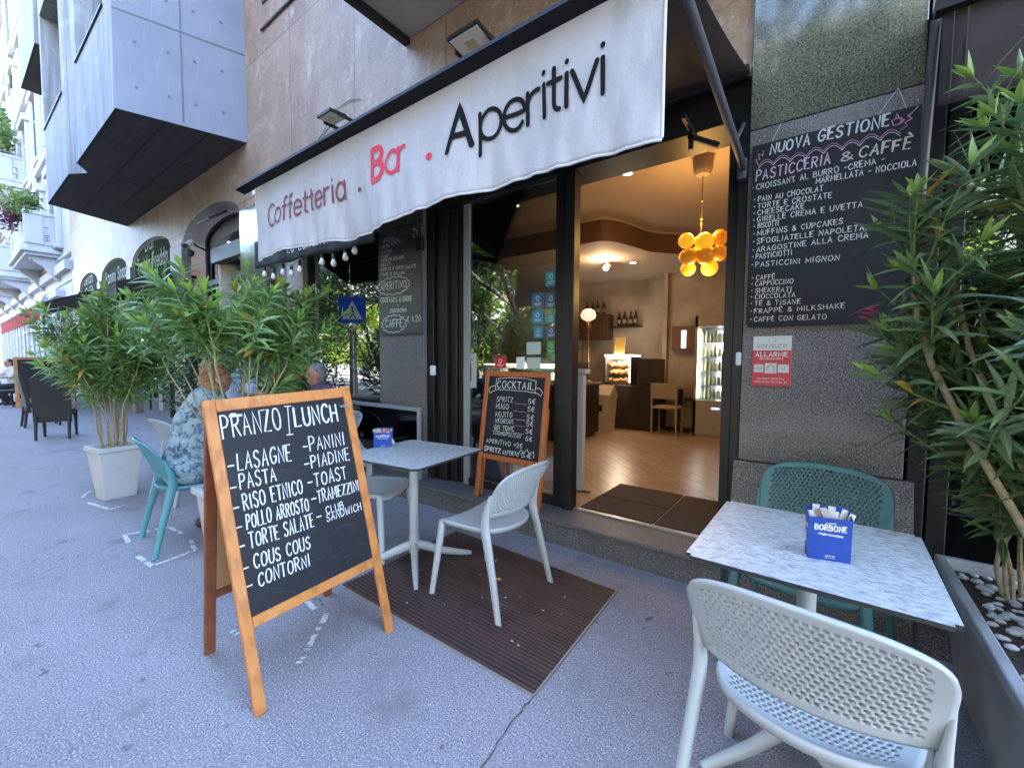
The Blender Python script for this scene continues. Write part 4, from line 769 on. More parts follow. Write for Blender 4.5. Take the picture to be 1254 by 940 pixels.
o=sticker(-2.90,-2.68,1.14,1.47,M('flyer_paper',(.42,.43,.38),.5),'tall pale flyer with a dark picture at the left edge of the side glass','flyer',False)
mb=MB(); mb.box(-2.855,-2.745,3.049,3.051,1.205,1.375); mb.build('picture',M('flyer_photo',(.05,.03,.025),.4,mix=[dict(s=14,lo=.5,hi=.6,c=(.16,.09,.06))]),o)
mb=MB(); write(mb,'PASTICCERIA',-2.87,1.40,-2.72,1.40,.02,.004,lambda s,t,h:(s,3.0505-h,t),hand=.3); mb.build('lettering',M('dark_print2',(.06,.05,.05),.6),o)
sticker(-2.455,-2.325,1.335,1.437,REDP,'small red sticker with a white emblem above the cocktail board')
sticker(-2.21,-2.12,1.33,1.437,M('white_sticker',(.66,.70,.66),.4),'small white sticker beside the red one above the cocktail board',marks=False)
for i,(x0,z1,x1,z0,k,l) in enumerate([(-1.909,2.148,-1.805,2.026,0,'topmost teal sticker on the side glass near the mullion'),(-1.911,1.972,-1.803,1.838,1,'navy sticker right below the topmost teal one'),(-2.048,1.981,-1.93,1.852,1,'dark navy sticker on the side glass, left of the other navy one'),(-2.046,1.833,-1.933,1.722,2,'bright blue-green sticker below the left navy one'),(-1.909,1.797,-1.803,1.719,0,'small teal sticker right of the bright blue-green one'),(-2.024,1.693,-1.938,1.598,2,'blue sticker in the lower middle of the sticker group'),(-1.903,1.688,-1.80,1.594,1,'dark sticker next to the mullion, under the small teal one'),(-2.10,1.565,-1.955,1.459,4,'pale green sticker with a faded print, above the cocktail board'),(-2.096,1.433,-1.953,1.335,4,'lowest pale green sticker, just above the cocktail board frame'),(-1.891,1.568,-1.803,1.459,3,'green sticker beside the mullion')]):
    sticker(x0,x1,z0,z1,TEAL[k],l)
# ================================================================ perforated chairs
DIRT=lambda c:[dict(s=5,lo=.52,hi=.78,c=tuple(x*.72 for x in c),d=7,r=.65,fac=.6),dict(s=26,lo=.60,hi=.70,c=tuple(x*.6 for x in c),d=5,fac=.35)]
PW=M('white_chair_plastic',(.39,.405,.395),.42,spec=.45,mix=DIRT((.39,.405,.395))); PT=M('teal_chair_plastic',(.075,.19,.185),.42,spec=.45,mix=DIRT((.075,.19,.185))); PT2=M('bright_teal_chair_plastic',(.075,.235,.27),.42,spec=.45); PG=M('cool_white_chair_plastic',(.36,.39,.42),.42)
def perforated(P,nu,nv,a,b0,b1,rx,rz,n_top,n_bot,rings=3):
    """shell with staggered real holes. P(s,t) for s,t in -1..1; the holes fill |s|<a, b0<t<b1"""
    V=[];F=[];idx={}
    def warp(s,t):
        r=max(abs(s),abs(t))
        if r<1e-6: return s,t
        p,q=s/r,t/r; n=n_top if t>0 else n_bot
        k=1/((abs(p)**n+abs(q)**n)**(1/n)); f=1+(k-1)*r**5
        return s*f,t*f
    def vid(s,t):
        key=(round(s*1e4),round(t*1e4))
        if key not in idx: idx[key]=len(V); V.append(P(*warp(s,t)))
        return idx[key]
    ds=2*a/nu; dt=(b1-b0)/nv
    S=lambda k:-a+k*ds/2
    Tt=lambda j:b0+j*dt
    for j in range(nv):
        k=j%2
        if k: F.append((vid(S(0),Tt(j)),vid(S(1),Tt(j)),vid(S(1),Tt(j+1)),vid(S(0),Tt(j+1))))
        while k+2<=2*nu:
            B=[(S(k),Tt(j)),(S(k+1),Tt(j)),(S(k+2),Tt(j)),(S(k+2),Tt(j+1)),(S(k+1),Tt(j+1)),(S(k),Tt(j+1))]
            bi=[vid(*q) for q in B]; cx,cz=S(k+1),Tt(j)+dt/2
            hi=[vid(cx+rx*ds*cos(rad(w)),cz+rz*dt*sin(rad(w))) for w in (225,247,270,293,315,0,45,67,90,113,135,180)]
            for i in range(6): F.append((bi[i],bi[(i+1)%6],hi[(2*i+2)%12],hi[2*i+1],hi[2*i]))
            k+=2
        if k<2*nu: F.append((vid(S(k),Tt(j)),vid(S(k+1),Tt(j)),vid(S(k+1),Tt(j+1)),vid(S(k),Tt(j+1))))
    per=[(S(k),Tt(0)) for k in range(0,2*nu)]+[(a,Tt(j)) for j in range(0,nv)]+[(S(k),Tt(nv)) for k in range(2*nu,0,-1)]+[(-a,Tt(j)) for j in range(nv,0,-1)]
    tc=(b0+b1)/2; hb=(b1-b0)/2
    prev=[vid(*q) for q in per]
    for r in range(1,rings+1):
        f=r/rings; cur=[]
        for s,t in per:
            p,q=s/a,(t-tc)/hb; cur.append(vid(s+(p-s)*f,t+(q-t)*f))
        m=len(per)
        for i in range(m): F.append((prev[i],prev[(i+1)%m],cur[(i+1)%m],cur[i]))
        prev=cur
    return V,F,prev
def backP(s,t):
    v=(t+1)/2; hw=.242+.012*v
    top=.822-.026*s*s-.012*s**4; bot=.535+.004*s*s
    z=bot+(top-bot)*v
    y=-.200-.085*v-.030*v*v+(.072-.020*v)*s*s
    return (s*hw,y,z)
def seatP(s,t):
    v=(t+1)/2; hw=.222+.014*v-.010*(1-v)
    y=-.185+.425*v+(1-v)**2*.055*(s*s)-.02*(1-v)**2
    z=.462-.020*(1-s*s)*(1-(.75*t)**2)+.004*s*s
    if t>.7: z-=.030*((t-.7)/.3)**2*(1-.3*s*s)
    if t<-.6: z+=.012*((-t-.6)/.4)**2
    return (s*hw,y,z)
def leg(x0,y0,z0,x1,y1,w0,d0,w1,d1):
    mb=MB(); n=7; rings=[]
    for i in range(n+1):
        f=i/n; x=x0+(x1-x0)*f; y=y0+(y1-y0)*f; z=z0*(1-f)+.006*0
        w=w0+(w1-w0)*f; d=d0+(d1-d0)*f; c=min(w,d)*.28
        o=[(-w/2+c,-d/2),(w/2-c,-d/2),(w/2,-d/2+c),(w/2,d/2-c),(w/2-c,d/2),(-w/2+c,d/2),(-w/2,d/2-c),(-w/2,-d/2+c)]
        rings.append([(x+p,y+q,z) for p,q in o])
    vs=[p for r in rings for p in r]; fs=[(i*8+k,(i+1)*8+k,(i+1)*8+(k+1)%8,i*8+(k+1)%8) for i in range(n) for k in range(8)]+[tuple(range(8)),tuple(n*8+k for k in range(8))[::-1]]
    return mb.add(vs,fs)
def make_chair(mat,name='café_chair'):
    t=thing('cafe_chair','x','chair',(0,0,0))
    V,F,rim=perforated(backP,25,15,.86,-.80,.84,.355,.435,5.5,14)
    mb=MB(); mb.add(V,F); o=mb.build('backrest',mat,t,True,0); fixn(o); m=o.modifiers.new('t','SOLIDIFY'); m.thickness=.012; m.offset=0
    V,F,rim=perforated(seatP,22,20,.84,-.84,.74,.335,.38,6,5)
    n=len(rim); ex=[]
    for dz,k in ((-.010,1.012),(-.030,1.0)):
        b=len(V); V+=[(V[i][0]*k,(V[i][1]-.03)*k+.03,V[i][2]+dz) for i in rim]
        prev=rim if not ex else ex[-1]; cur=list(range(b,b+n)); F+=[(prev[i],prev[(i+1)%n],cur[(i+1)%n],cur[i]) for i in range(n)]; ex.append(cur)
    mb=MB(); mb.add(V,F); o=mb.build('seat',mat,t,True,0); fixn(o); m=o.modifiers.new('t','SOLIDIFY'); m.thickness=.006; m.offset=-1
    for sx in (-1,1):
        fixn(leg(sx*.212,.205,.452,sx*.262,.250,.040,.046,.030,.032).build('leg',mat,t,True,50))
        # the rear leg runs on upwards as the flat post that carries the back
        sec=[(.272,-.262,0,.026,.034),(.256,-.210,.22,.028,.042),(.241,-.150,.45,.030,.056),(.240,-.142,.50,.026,.054),(.242,-.148,.56,.020,.046),(.245,-.165,.62,.014,.034),(.248,-.186,.68,.007,.016)]
        mb=MB(); vs=[]
        for x,y,z,w,d in sec:
            c=min(w,d)*.28
            vs+=[(sx*x+p,y+q,z) for p,q in ((-w/2+c,-d/2),(w/2-c,-d/2),(w/2,-d/2+c),(w/2,d/2-c),(w/2-c,d/2),(-w/2+c,d/2),(-w/2,d/2-c),(-w/2,-d/2+c))]
        n=len(sec)-1; mb.add(vs,[(i*8+k,i*8+(k+1)%8,(i+1)*8+(k+1)%8,(i+1)*8+k) for i in range(n) for k in range(8)]+[tuple(range(8))[::-1],tuple(n*8+k for k in range(8))])
        fixn(mb.build('leg',mat,t,True,50))
    return t
G1='perforated plastic café chairs'
ch=make_chair(PW); ch.location=(-1.602,1.968,0); ch.rotation_euler=(0,0,rad(91)); tag(ch,'white perforated chair standing on the ribbed mat, between the two A-frame boards',None,G1)
def chair(loc,rz,label,mat=None,scale=None):
    return dup(ch,loc,rad(rz),label,G1,mats=(PW,mat) if mat else None,scale=scale)
chair((.003,1.425,0),-6.5,'white perforated chair nearest the camera, seen from behind before the right-hand table',None,1.05)
chair((-.03,2.34,0),170,'dark teal perforated chair against the right granite pillar, behind the right table',PT,1.075)
chair((-2.74,1.90,0),-66,'white perforated chair behind the left table, half hidden by the Pranzo board')
chair((-3.97,1.125,0),-5,'bright teal perforated chair with the woman in a tie-dye blouse sitting on it',PT2)
chair((-5.18,1.50,0),6,'cool white perforated chair just behind the bright teal one, beside the white planter',PG)
chair((-4.36,2.52,0),178,'white perforated chair under the grey-haired man by the left window',PG)
# ================================================================ tables
HPL=M('speckled_laminate',(.52,.52,.50),.42,mix=[dict(s=30,st=(.8,3.4,1),rot=(0,0,.15),lo=.47,hi=.57,c=(.235,.25,.25),d=6,r=.75),dict(s=60,st=(.8,2.6,1),rot=(0,0,.5),lo=.56,hi=.66,c=(.55,.55,.545),d=4),dict(s=45,st=(.7,3,1),rot=(0,0,.15),lo=.60,hi=.68,c=(.17,.19,.19),d=5,fac=.85)])
HPK=M('dark_core_edge',(.03,.028,.027),.5)
def make_table(w,d):
    t=thing('cafe_table','x','table',(0,0,0))
    bm=bmesh.new(); bmesh.ops.create_cube(bm,size=1)
    for v in bm.verts: v.co=Vector((v.co.x*w,v.co.y*d,.7635+v.co.z*.013))
    bmesh.ops.bevel(bm,geom=[e for e in bm.edges if abs(e.verts[0].co.z-e.verts[1].co.z)>.005],offset=.018,segments=4,affect='EDGES')
    mb=MB(); bm.normal_update(); top=[f.normal.z>.9 for f in bm.faces]; mb.bm(bm); mb.mi=[0 if k else 1 for k in top]
    mb.build('table_top',[HPL,HPK],t)
    mb=MB(); mb.lathe([(.031,.10),(.031,.70),(.031,.745)],seg=20); mb.build('pole',PW,t,True)
    mb=MB(); mb.box(-.16,.16,-.02,.02,.735,.756); mb.box(-.02,.02,-.16,.16,.733,.7345+.02); mb.build('support',HPK,t)
    mb=MB(); mb.lathe([(.031,.20),(.036,.15),(.045,.11),(.035,.075),(.001,.07)],seg=20); h=mb.build('hub',PW,t,True)
    for k in range(4):
        a=PI/4+k*PI/2; mb=MB(); P=[(cos(a)*r,sin(a)*r,z) for r,z in ((.01,.125),(.08,.105),(.20,.060),(.33,.032),(.40,.020))]
        mb.tube(P,[.034,.032,.027,.022,.016],12,ell=.8); b=mb.build('foot',PW,t,True)
        mb=MB(); mb.lathe([(.016,.0),(.016,.012)],(cos(a)*.385,sin(a)*.385,0),10); mb.build('foot_pad',BLKP,b)
    return t
G2='café tables with speckled tops'
tb=make_table(.69,.69); tb.location=(-2.255,1.915,0); tb.rotation_euler=(0,0,rad(6)); tag(tb,'square speckled café table on the ribbed mat in front of the cocktail board',None,G2)
t2=dup(tb,(-.022,1.775,0),rad(-1),'square speckled café table in the right foreground, before the granite pillar',G2); t2.scale=(.93,1.0,1)
dup(tb,(-4.12,1.83,0),rad(3),'café table of the seated woman, behind the Pranzo board',G2)
# sugar holders
BLUE=M('blue_card',(.005,.045,.26),.38,spec=.5)
PKT=M('sugar_paper',(.45,.43,.40),.6); PKR=M('sugar_paper_red',(.42,.06,.09),.6); PKB=M('sugar_paper_brown',(.16,.09,.05),.6)
def make_sugar(name,label,loc,rz,w,d,h,seed):
    t=thing(name,label,'sugar holder',(0,0,0)); th=.002
    mb=MB(); z=.0005
    mb.add([(-w/2,-d/2,z),(w/2,-d/2,z),(w/2,d/2,z),(-w/2,d/2,z),(-w/2-.002,-d/2,h*.83),(w/2+.002,-d/2,h*.83),(w/2+.003,d/2,h),(-w/2-.003,d/2,h)],[(0,1,5,4),(1,2,6,5),(2,3,7,6),(3,0,4,7),(0,3,2,1)])
    o=mb.build('box',BLUE,t); m=o.modifiers.new('t','SOLIDIFY'); m.thickness=.002; m.offset=-1
    mb=MB(); mb.box(-w/2-.0035,w/2+.0035,-d/2-.0035,-d/2-.0008,h*.80,h*.84); mb.build('lip',BLUE,t)
    p=lambda s,tt,hh:(s,-d/2-.001-hh*.8,tt)
    mb=MB(); write(mb,'BORBONE',-w*.37,h*.60,w*.37,h*.60,h*.10,h*.026,p,hand=0,wob=0); write(mb,'CAFFÈ',-w*.12,h*.72,w*.12,h*.72,h*.03,h*.009,p,hand=0,wob=0)
    write(mb,'magia emozione',-w*.29,h*.51,w*.29,h*.49,h*.04,h*.012,p,hand=.4,font=dict(_LC),slant=.2,gap=1)
    for q in (-.08,0,.08): ribbon(mb,[(q*w,h*.10),(q*w+.003,h*.10)],.004,p)
    ribbon(mb,[(-w*.13,h*.06),(w*.13,h*.06)],.0012,p)
    p2=lambda s,tt,hh:(-w/2-.0025-hh*.8,-s,tt); write(mb,'BORBONE',-d*.36,h*.60,d*.36,h*.60,h*.06,h*.016,p2,hand=0,wob=0)
    mb.build('lettering',WPL,t)
    random.seed(seed)
    for i in range(15):
        x=-w*.42+w*.84*i/14; zz=h*random.uniform(.85,1.0); a=random.uniform(-.5,.5); y=random.uniform(-d*.25,d*.3)
        mb=MB(); mb.obox((x,y,zz-.045),(cos(a),random.uniform(-.5,.5),sin(a)),(0,1,random.uniform(-.2,.2)),(-sin(a),.1,cos(a)),w*.085,.0008,.05)
        o=mb.build('sugar_packet',(PKT,PKT,PKT,PKR,PKT,PKT,PKB)[i%7],t)
    t.location=loc; t.rotation_euler=(0,0,rz); return t
make_sugar('sugar_holder','blue card sugar holder full of packets on the right foreground table',(.028,1.685,.770),rad(15),.112,.042,.165,3)
make_sugar('sugar_holder','blue sugar holder on the left table, next to the Pranzo board',(-2.60,1.925,.770),rad(48),.125,.11,.125,6)
# ================================================================ ribbed entrance mat, sunk in the asphalt
MAT=M('ribbed_mat',(.078,.042,.036),.55,mix=[dict(s=5,lo=.45,hi=.7,c=(.05,.031,.029)),dict(s=2,st=(.3,6,1),lo=.5,hi=.7,c=(.098,.054,.046))])
mt=thing('door_mat','large dark brown ribbed mat sunk in the asphalt before the café entrance','mat',(-1.6,1.9,0))
mb=MB(); mb.add([(-2.36,1.428,.003),(-.931,1.424,.003),(-.975,2.404,.003),(-2.38,2.47,.003)],[(0,1,2,3)]); mb.build('bed',M('mat_bed',(.018,.014,.014),.8),mt)
mb=MB(); n=40
for i in range(n):
    f=(i+.15)/n; g=(i+.75)/n
    def L(f): return Vector((-2.36-.02*f,1.430+1.035*f,0)),Vector((-.934-.041*f,1.427+.972*f,0))
    a,b=L(f); c,d=L(g); z=.0125
    mb.add([(a.x,a.y,.0035),(b.x,b.y,.0035),(d.x,d.y,.0035),(c.x,c.y,.0035),(a.x,a.y+.003,z),(b.x,b.y+.003,z),(d.x,d.y-.003,z),(c.x,c.y-.003,z)],[(4,5,6,7),(0,1,5,4),(1,2,6,5),(2,3,7,6),(3,0,4,7)])
mb.build('ribs',MAT,mt)
EDG=M('mat_frame',(.30,.29,.27),.5,metal=.4)
mb=MB()
for a,b in (((-2.36,1.424),(-.927,1.420)),((-.927,1.420),(-.971,2.408)),((-.971,2.408),(-2.38,2.476))):
    a=Vector((*a,.004)); b=Vector((*b,.004)); u=(b-a).normalized(); mb.obox((a+b)/2,u,(-u.y,u.x,0),(0,0,1),(b-a).length/2-.004,.004,.006)
mb.build('edge_trim',EDG,mt)
random.seed(21)
LIT=M('litter_paper',(.55,.53,.48),.8); LITO=M('litter_filter',(.62,.33,.12),.8)
for i in range(15):
    x=random.uniform(-1.9,-1.0); yy=random.uniform(1.46,2.3); s=random.uniform(.003,.008); mb=MB(); a=random.uniform(0,3)
    mb.obox((x,yy,.0145),(cos(a),sin(a),0),(-sin(a),cos(a),0),(0,0,1),s,s*random.uniform(.25,.6),.0012)
    o=mb.build('litter',LIT); o['kind']='thing'; tag(o,'tiny pale scrap of paper lying on the ribbed mat','litter','scraps of litter on the mat')
mb=MB(); mb.obox((-1.62,2.06,.017),(1,.4,0),(-.4,1,0),(0,0,1),.016,.010,.004,.002); o=mb.build('litter',LITO); o['kind']='thing'; tag(o,'orange crumpled scrap under the white chair on the mat','litter','scraps of litter on the mat')
# metal rail before the left pillar
rl=thing('railing','low grey metal rail standing in front of the left granite pillar','railing',(-3.9,2.86,0))
mb=MB(); mb.box(-4.85,-3.26,2.845,2.875,.885,.925,.004); mb.build('top_rail',GREYMET,rl)
for x in (-4.83,-3.28):
    mb=MB(); mb.box(x-.018,x+.018,2.843,2.877,.19,.884,.003); mb.build('post',GREYMET,rl)
mb=MB(); mb.box(-4.8,-3.3,2.855,2.865,.5,.884); mb.build('screen',glass_mat('rail_smoked',(.5,.5,.5),1.2),rl)
# dark rattan chairs down the pavement
RAT=M('dark_rattan',(.013,.010,.0095),.6,mix=[dict(k='brick',w=.03,h=.012,m=.002,rot=(PI/2,0,0),c1=.0,c2=.3,lo=0,hi=1,c=(.012,.01,.01))])
dc=thing('rattan_chair','x','chair',(0,0,0))
mb=MB(); mb.box(-.23,.23,-.20,.25,.40,.47,.02); mb.build('seat',RAT,dc)
mb=MB(); mb.prism([(-.23,-.20,.30),(-.23,-.15,.30),(-.23,-.17,.6),(-.23,-.27,1.06),(-.23,-.31,1.06),(-.23,-.235,.6)],(.46,0,0)); fixn(mb.build('backrest',RAT,dc))
mb=MB(); mb.box(-.215,.215,-.17,.235,.471,.50,.015); mb.build('cushion',M('grey_cushion',(.07,.07,.075),.9),dc)
for sx in (-1,1):
    for y0,y1 in ((.22,.24),(-.20,-.25)): leg(sx*.20,y0,.42,sx*.20,y1,.05,.05,.035,.035).build('leg',RAT,dc)
G3='dark high-backed rattan chairs down the pavement'
dc.location=(-10.85,1.18,0); dc.rotation_euler=(0,0,rad(72)); tag(dc,'dark high-backed rattan chair right behind the white planter and its oleander',None,G3)
dup(dc,(-13.0,1.20,0),rad(2),'dark rattan chair in profile just in front of the far A-frame board',G3)
dup(dc,(-20.6,1.25,0),rad(-10),'dark rattan chair farthest down the pavement, left of the far A-frame board',G3)
dup(dc,(-18.4,1.0,0),rad(10),'dark rattan chair at the left edge, left foot of the far A-frame board beside it',G3)
# ================================================================ planters and oleanders
PLW=M('white_planter_plastic',(.46,.455,.46),.6,mix=[dict(s=4,lo=.5,hi=.75,c=(.38,.37,.37),d=5),dict(s=9,st=(1,1,.4),lo=.62,hi=.72,c=(.36,.34,.32),fac=.5,d=5)])
PLG=M('grey_planter_concrete',(.36,.35,.355),.65,mix=[dict(s=3,lo=.45,hi=.75,c=(.22,.215,.21),d=5),dict(s=5,st=(1,1,.3),lo=.6,hi=.75,c=(.16,.155,.15),fac=.6,d=4)])
SOIL=M('dark_soil',(.035,.022,.016),.95,mix=[dict(s=60,lo=.45,hi=.65,c=(.07,.04,.028))],bump=dict(s=70,str=.8,dist_=.01))
PEB=M('white_pebbles',(.45,.44,.42),.6,island=(.42,.41,.39))
def frustum_planter(name,label,c,b,t,h,mat,rz=0,rim=.025):
    th=thing(name,label,'planter',(c[0],c[1],0)); a=Matrix.Rotation(rz,3,'Z')
    def ring(w,z): return [tuple(a@Vector((sx*w[0]/2,sy*w[1]/2,0))+Vector((c[0],c[1],z))) for sx,sy in ((-1,-1),(1,-1),(1,1),(-1,1))]
    R=[ring(b,.0),ring(t,h-.05),ring((t[0]+rim*2,t[1]+rim*2),h-.045),ring((t[0]+rim*2,t[1]+rim*2),h),ring((t[0]-.03,t[1]-.03),h),ring((t[0]-.07,t[1]-.07),h-.10)]
    mb=MB(); vs=[p for r in R for p in r]; fs=[(i*4+k,i*4+(k+1)%4,(i+1)*4+(k+1)%4,(i+1)*4+k) for i in range(len(R)-1) for k in range(4)]+[(3,2,1,0)]
    mb.add(vs,fs); body=fixn(mb.build('pot',mat,th)); bv=body.modifiers.new('b','BEVEL'); bv.width=.006; bv.segments=2
    mb=MB(); mb.add(ring((t[0]-.05,t[1]-.05),h-.045),[(0,1,2,3)]); mb.build('soil',SOIL,th)
    mb=MB(); random.seed(int(c[0]*100)%97)
    for i in range(int((260 if t[1]<1 else 75)*t[0]*t[1]/.16)):
        x=random.uniform(-.5,.5)*(t[0]-.08); y=random.uniform(-.5,.5)*(t[1]-.08); p=a@Vector((x,y,0)); r=random.uniform(.010,.022)
        mb.ball((c[0]+p.x,c[1]+p.y,h-.042+r*.3),r,7,5,(1,random.uniform(.6,1),.55))
    pe=mb.build('pebbles',PEB,th,True); pe['kind']='stuff'
    return th
frustum_planter('planter','square white planter holding the oleander, on the asphalt left of the teal chair',(-5.75,1.02),(.21,.25),(.32,.34),.53,PLW,rad(8),.016)
frustum_planter('planter','white planter half hidden behind the Pranzo board, holding the second oleander',(-3.36,1.22),(.27,.29),(.36,.36),.50,PLW,rad(0))
gp=frustum_planter('planter','long grey planter at the right edge of the photo, beside the right table',(.735,1.93),(.44,1.40),(.56,1.46),.535,PLG,rad(0),.02)
frustum_planter('planter','dark square planter of the low shrub, by the wall behind the white planter',(-7.3,2.3),(.6,.5),(.7,.6),.45,M('dark_planter',(.05,.05,.05),.6))
LEAFD=M('oleander_leaf',(.105,.20,.055),.33,spec=.65,island=(.22,.345,.10),trans=.3)
LEAFY=M('young_oleander_leaf',(.20,.34,.05),.4,island=(.28,.42,.08),trans=.35)
LEAFB=M('blue_green_oleander_leaf',(.065,.118,.045),.32,spec=.7,island=(.17,.245,.10),trans=.32)
RIB=M('leaf_midrib',(.16,.22,.09),.5)
YEL=M('yellow_leaf',(.42,.24,.03),.5)
STEM=M('oleander_stem',(.30,.235,.13),.7,mix=[dict(s=14,st=(1,1,3),lo=.45,hi=.7,c=(.20,.15,.085))]); STEMG=M('green_twig',(.13,.19,.06),.6)
FLW=M('pink_oleander_flower',(.62,.035,.14),.5,island=(.70,.10,.22),trans=.3)
def leafmesh(mb,base,dirn,up,L,W,droop,fold,mi,rib=None):
    """one lance-shaped leaf: curved, folded along its rib"""
    d=Vector(dirn).normalized(); s=d.cross(Vector(up)); 
    if s.length<.05: s=d.orthogonal()
    s.normalize(); u=s.cross(d); n=5; P=Vector(base); vs=[]
    prof=(.18,.72,1.0,.86,.5,.04)
    for i in range(n+1):
        w=W/2*prof[i]; f=fold*w
        if rib is None: vs+= [P+s*w+u*f,P,P-s*w+u*f]
        else: vs+= [P+s*w+u*f,P+s*w*.12,P-s*w*.12,P-s*w+u*f]
        d=(d-Vector((0,0,1))*droop/n).normalized(); u=s.cross(d); P=P+d*(L/n)
    k=3 if rib is None else 4
    for i in range(n):
        for q in range(k-1):
            pass
    o=len(mb.v); mb.v+=[tuple(v) for v in vs]
    for i in range(n):
        for q in range(k-1):
            mb.f.append((o+i*k+q,o+i*k+q+1,o+(i+1)*k+q+1,o+(i+1)*k+q)); mb.mi.append(rib if (rib is not None and q==1) else mi)
def rnd_dir(d,ang):
    d=Vector(d).normalized(); a=d.orthogonal().normalized(); b=d.cross(a); t=random.uniform(0,2*PI); return (d*cos(ang)+(a*cos(t)+b*sin(t))*sin(ang)).normalized()
def shoot(leaves,stems,p,d,L,nw,leafL,leafW,tipyoung,rib,r0,dens_=1.0,bend=.25,yellow=.018):
    """a twig with whorls of leaves along its outer part"""
    P=[Vector(p)]; D=Vector(d).normalized(); n=6; dirs=[D.copy()]
    for i in range(n):
        D=(D+Vector((random.uniform(-.12,.12),random.uniform(-.12,.12),bend/n))).normalized(); P.append(P[-1]+D*(L/n)); dirs.append(D.copy())
    stems.tube(P,[r0*(1-.62*i/n) for i in range(n+1)],6)
    for w in range(nw):
        f=.18+.82*(w/(max(1,nw-1))); x=f*n; i=min(int(x),n-1); q=P[i].lerp(P[i+1],x-i); dd=dirs[i]
        a=dd.orthogonal().normalized(); b=dd.cross(a); ph=random.uniform(0,PI)
        top=f>.93
        for k in range(3 if not top else 5):
            if random.random()>dens_: continue
            t=ph+k*2*PI/(3 if not top else 5)+random.uniform(-.35,.35); el=rad(random.uniform(42,78) if not top else random.uniform(12,42))
            ld=dd*cos(el)+(a*cos(t)+b*sin(t))*sin(el)
            young=top and random.random()<tipyoung
            l=leafL*random.uniform(.75,1.12)*(.55 if young else (.8 if top else 1)); mi=1 if young else (3 if random.random()<yellow else 0)
            leafmesh(leaves,q,ld,dd,l,leafW*random.uniform(.8,1.15)*(1.0 if young else 1),random.uniform(.15,.75) if not top else random.uniform(0,.25),random.uniform(.15,.4),mi,rib)
    return P[-1],dirs[-1]
def flower(mb,c,r):
    for k in range(10):
        q=Vector(c)+Vector([random.uniform(-1,1)*r for _ in range(3)])
        for j in range(5):
            dd=Vector((cos(j*1.257),sin(j*1.257),random.uniform(.2,.7))); leafmesh(mb,q,dd,(0,0,1),r*.6,r*.55,.3,.1,0)
def oleander(label,base,spread,H,nst,tw,leafL,leafW,leafm,seed,rib=None,flowers=(),name='oleander',canes=None,bare=.35,young=.8,trunks=(),wide=1.0,lean=(0,0),tw_len=(.28,.5),nw=(6,9),lim=None,cat='plant'):
    random.seed(seed); t=thing(name,label,cat,base); lv=MB(); stm=MB(); tw_=MB()
    starts=[]
    for i in range(nst):
        a=2*PI*i/nst+random.uniform(-.4,.4); r=spread*random.uniform(.35,1.0); h=H*random.uniform(.55,.86)
        p0=Vector(base)+Vector((cos(a)*.085*random.uniform(.3,1.3),sin(a)*.085*random.uniform(.3,1.3),0))
        p3=Vector(base)+Vector((cos(a)*r*wide+lean[0],sin(a)*r+lean[1],h)); p1=p0+Vector((cos(a)*r*.15,sin(a)*r*.15,h*.4)); p2=p0.lerp(p3,.68)+Vector((0,0,h*.06))
        P=[p0.lerp(p1,k/3) for k in range(3)]+[p1.lerp(p2,k/3) for k in range(3)]+[p2.lerp(p3,k/3) for k in range(4)]
        P=[q+Vector((random.uniform(-.008,.008),random.uniform(-.008,.008),0)) for q in P]
        stm.tube(P,[random.uniform(.006,.0095)*(1-.4*k/9) for k in range(10)],7); starts.append(P)
    for P in trunks:
        P=[Vector(q) for q in P]; stm.tube(P,[.0145*(1-.4*k/(len(P)-1)) for k in range(len(P))],10); starts.append(P)
    for P in starts:
        for k in range(tw):
            f=bare+(1-bare)*((k+random.random()*.6)/tw); x=min(f,.999)*(len(P)-1); i=int(x); q=P[i].lerp(P[min(i+1,len(P)-1)],x-i); ax=(P[min(i+1,len(P)-1)]-P[i]).normalized()
            d=rnd_dir(ax,rad(random.uniform(25,65))); d=(d+Vector((0,0,.25))).normalized()
            L=random.uniform(*tw_len)
            e=q+d*L
            if lim and not lim(e): continue
            shoot(lv,tw_,q,d,L,random.randint(*nw),leafL,leafW,young,rib,.005)
        ax=(P[-1]-P[-2]).normalized()
        if not lim or lim(P[-1]+ax*tw_len[0]): shoot(lv,tw_,P[-1],ax,tw_len[0],nw[1],leafL,leafW,young,rib,.006)
    stm.build('stem',STEM,t,True); tw_.build('twig',STEMG,t,True)
    lo=lv.build('foliage',[leafm,LEAFY,RIB,YEL],t,True,0)
    if flowers:
        mb=MB()
        for c,r in flowers: flower(mb,c,r)
        mb.build('flower',FLW,t,True,0)
    return t
oleander('bushy pink-flowered oleander in the square white planter left of the teal chair',(-5.74,1.03,.49),.46,1.50,16,9,.155,.026,LEAFD,4,flowers=[((-5.72,.70,1.66),.045),((-5.70,.755,1.70),.04)],wide=1.1,lean=(0,.06),tw_len=(.26,.46),nw=(7,10),bare=.40)
oleander('tall bright green oleander behind the Pranzo board',(-3.36,1.24,.46),.48,1.52,14,8,.165,.027,LEAFD,15,lean=(0,-.02),wide=1.0,tw_len=(.26,.46),nw=(7,10),bare=.46,young=.9,lim=lambda e:e.z>1.58 or e.y>1.45)
oleander('loose oleander reaching out of the foliage between the planted white planter and the second oleander',(-4.95,2.25,.45),.55,1.55,12,6,.155,.026,LEAFD,31,tw_len=(.26,.44),nw=(7,9),bare=.35)
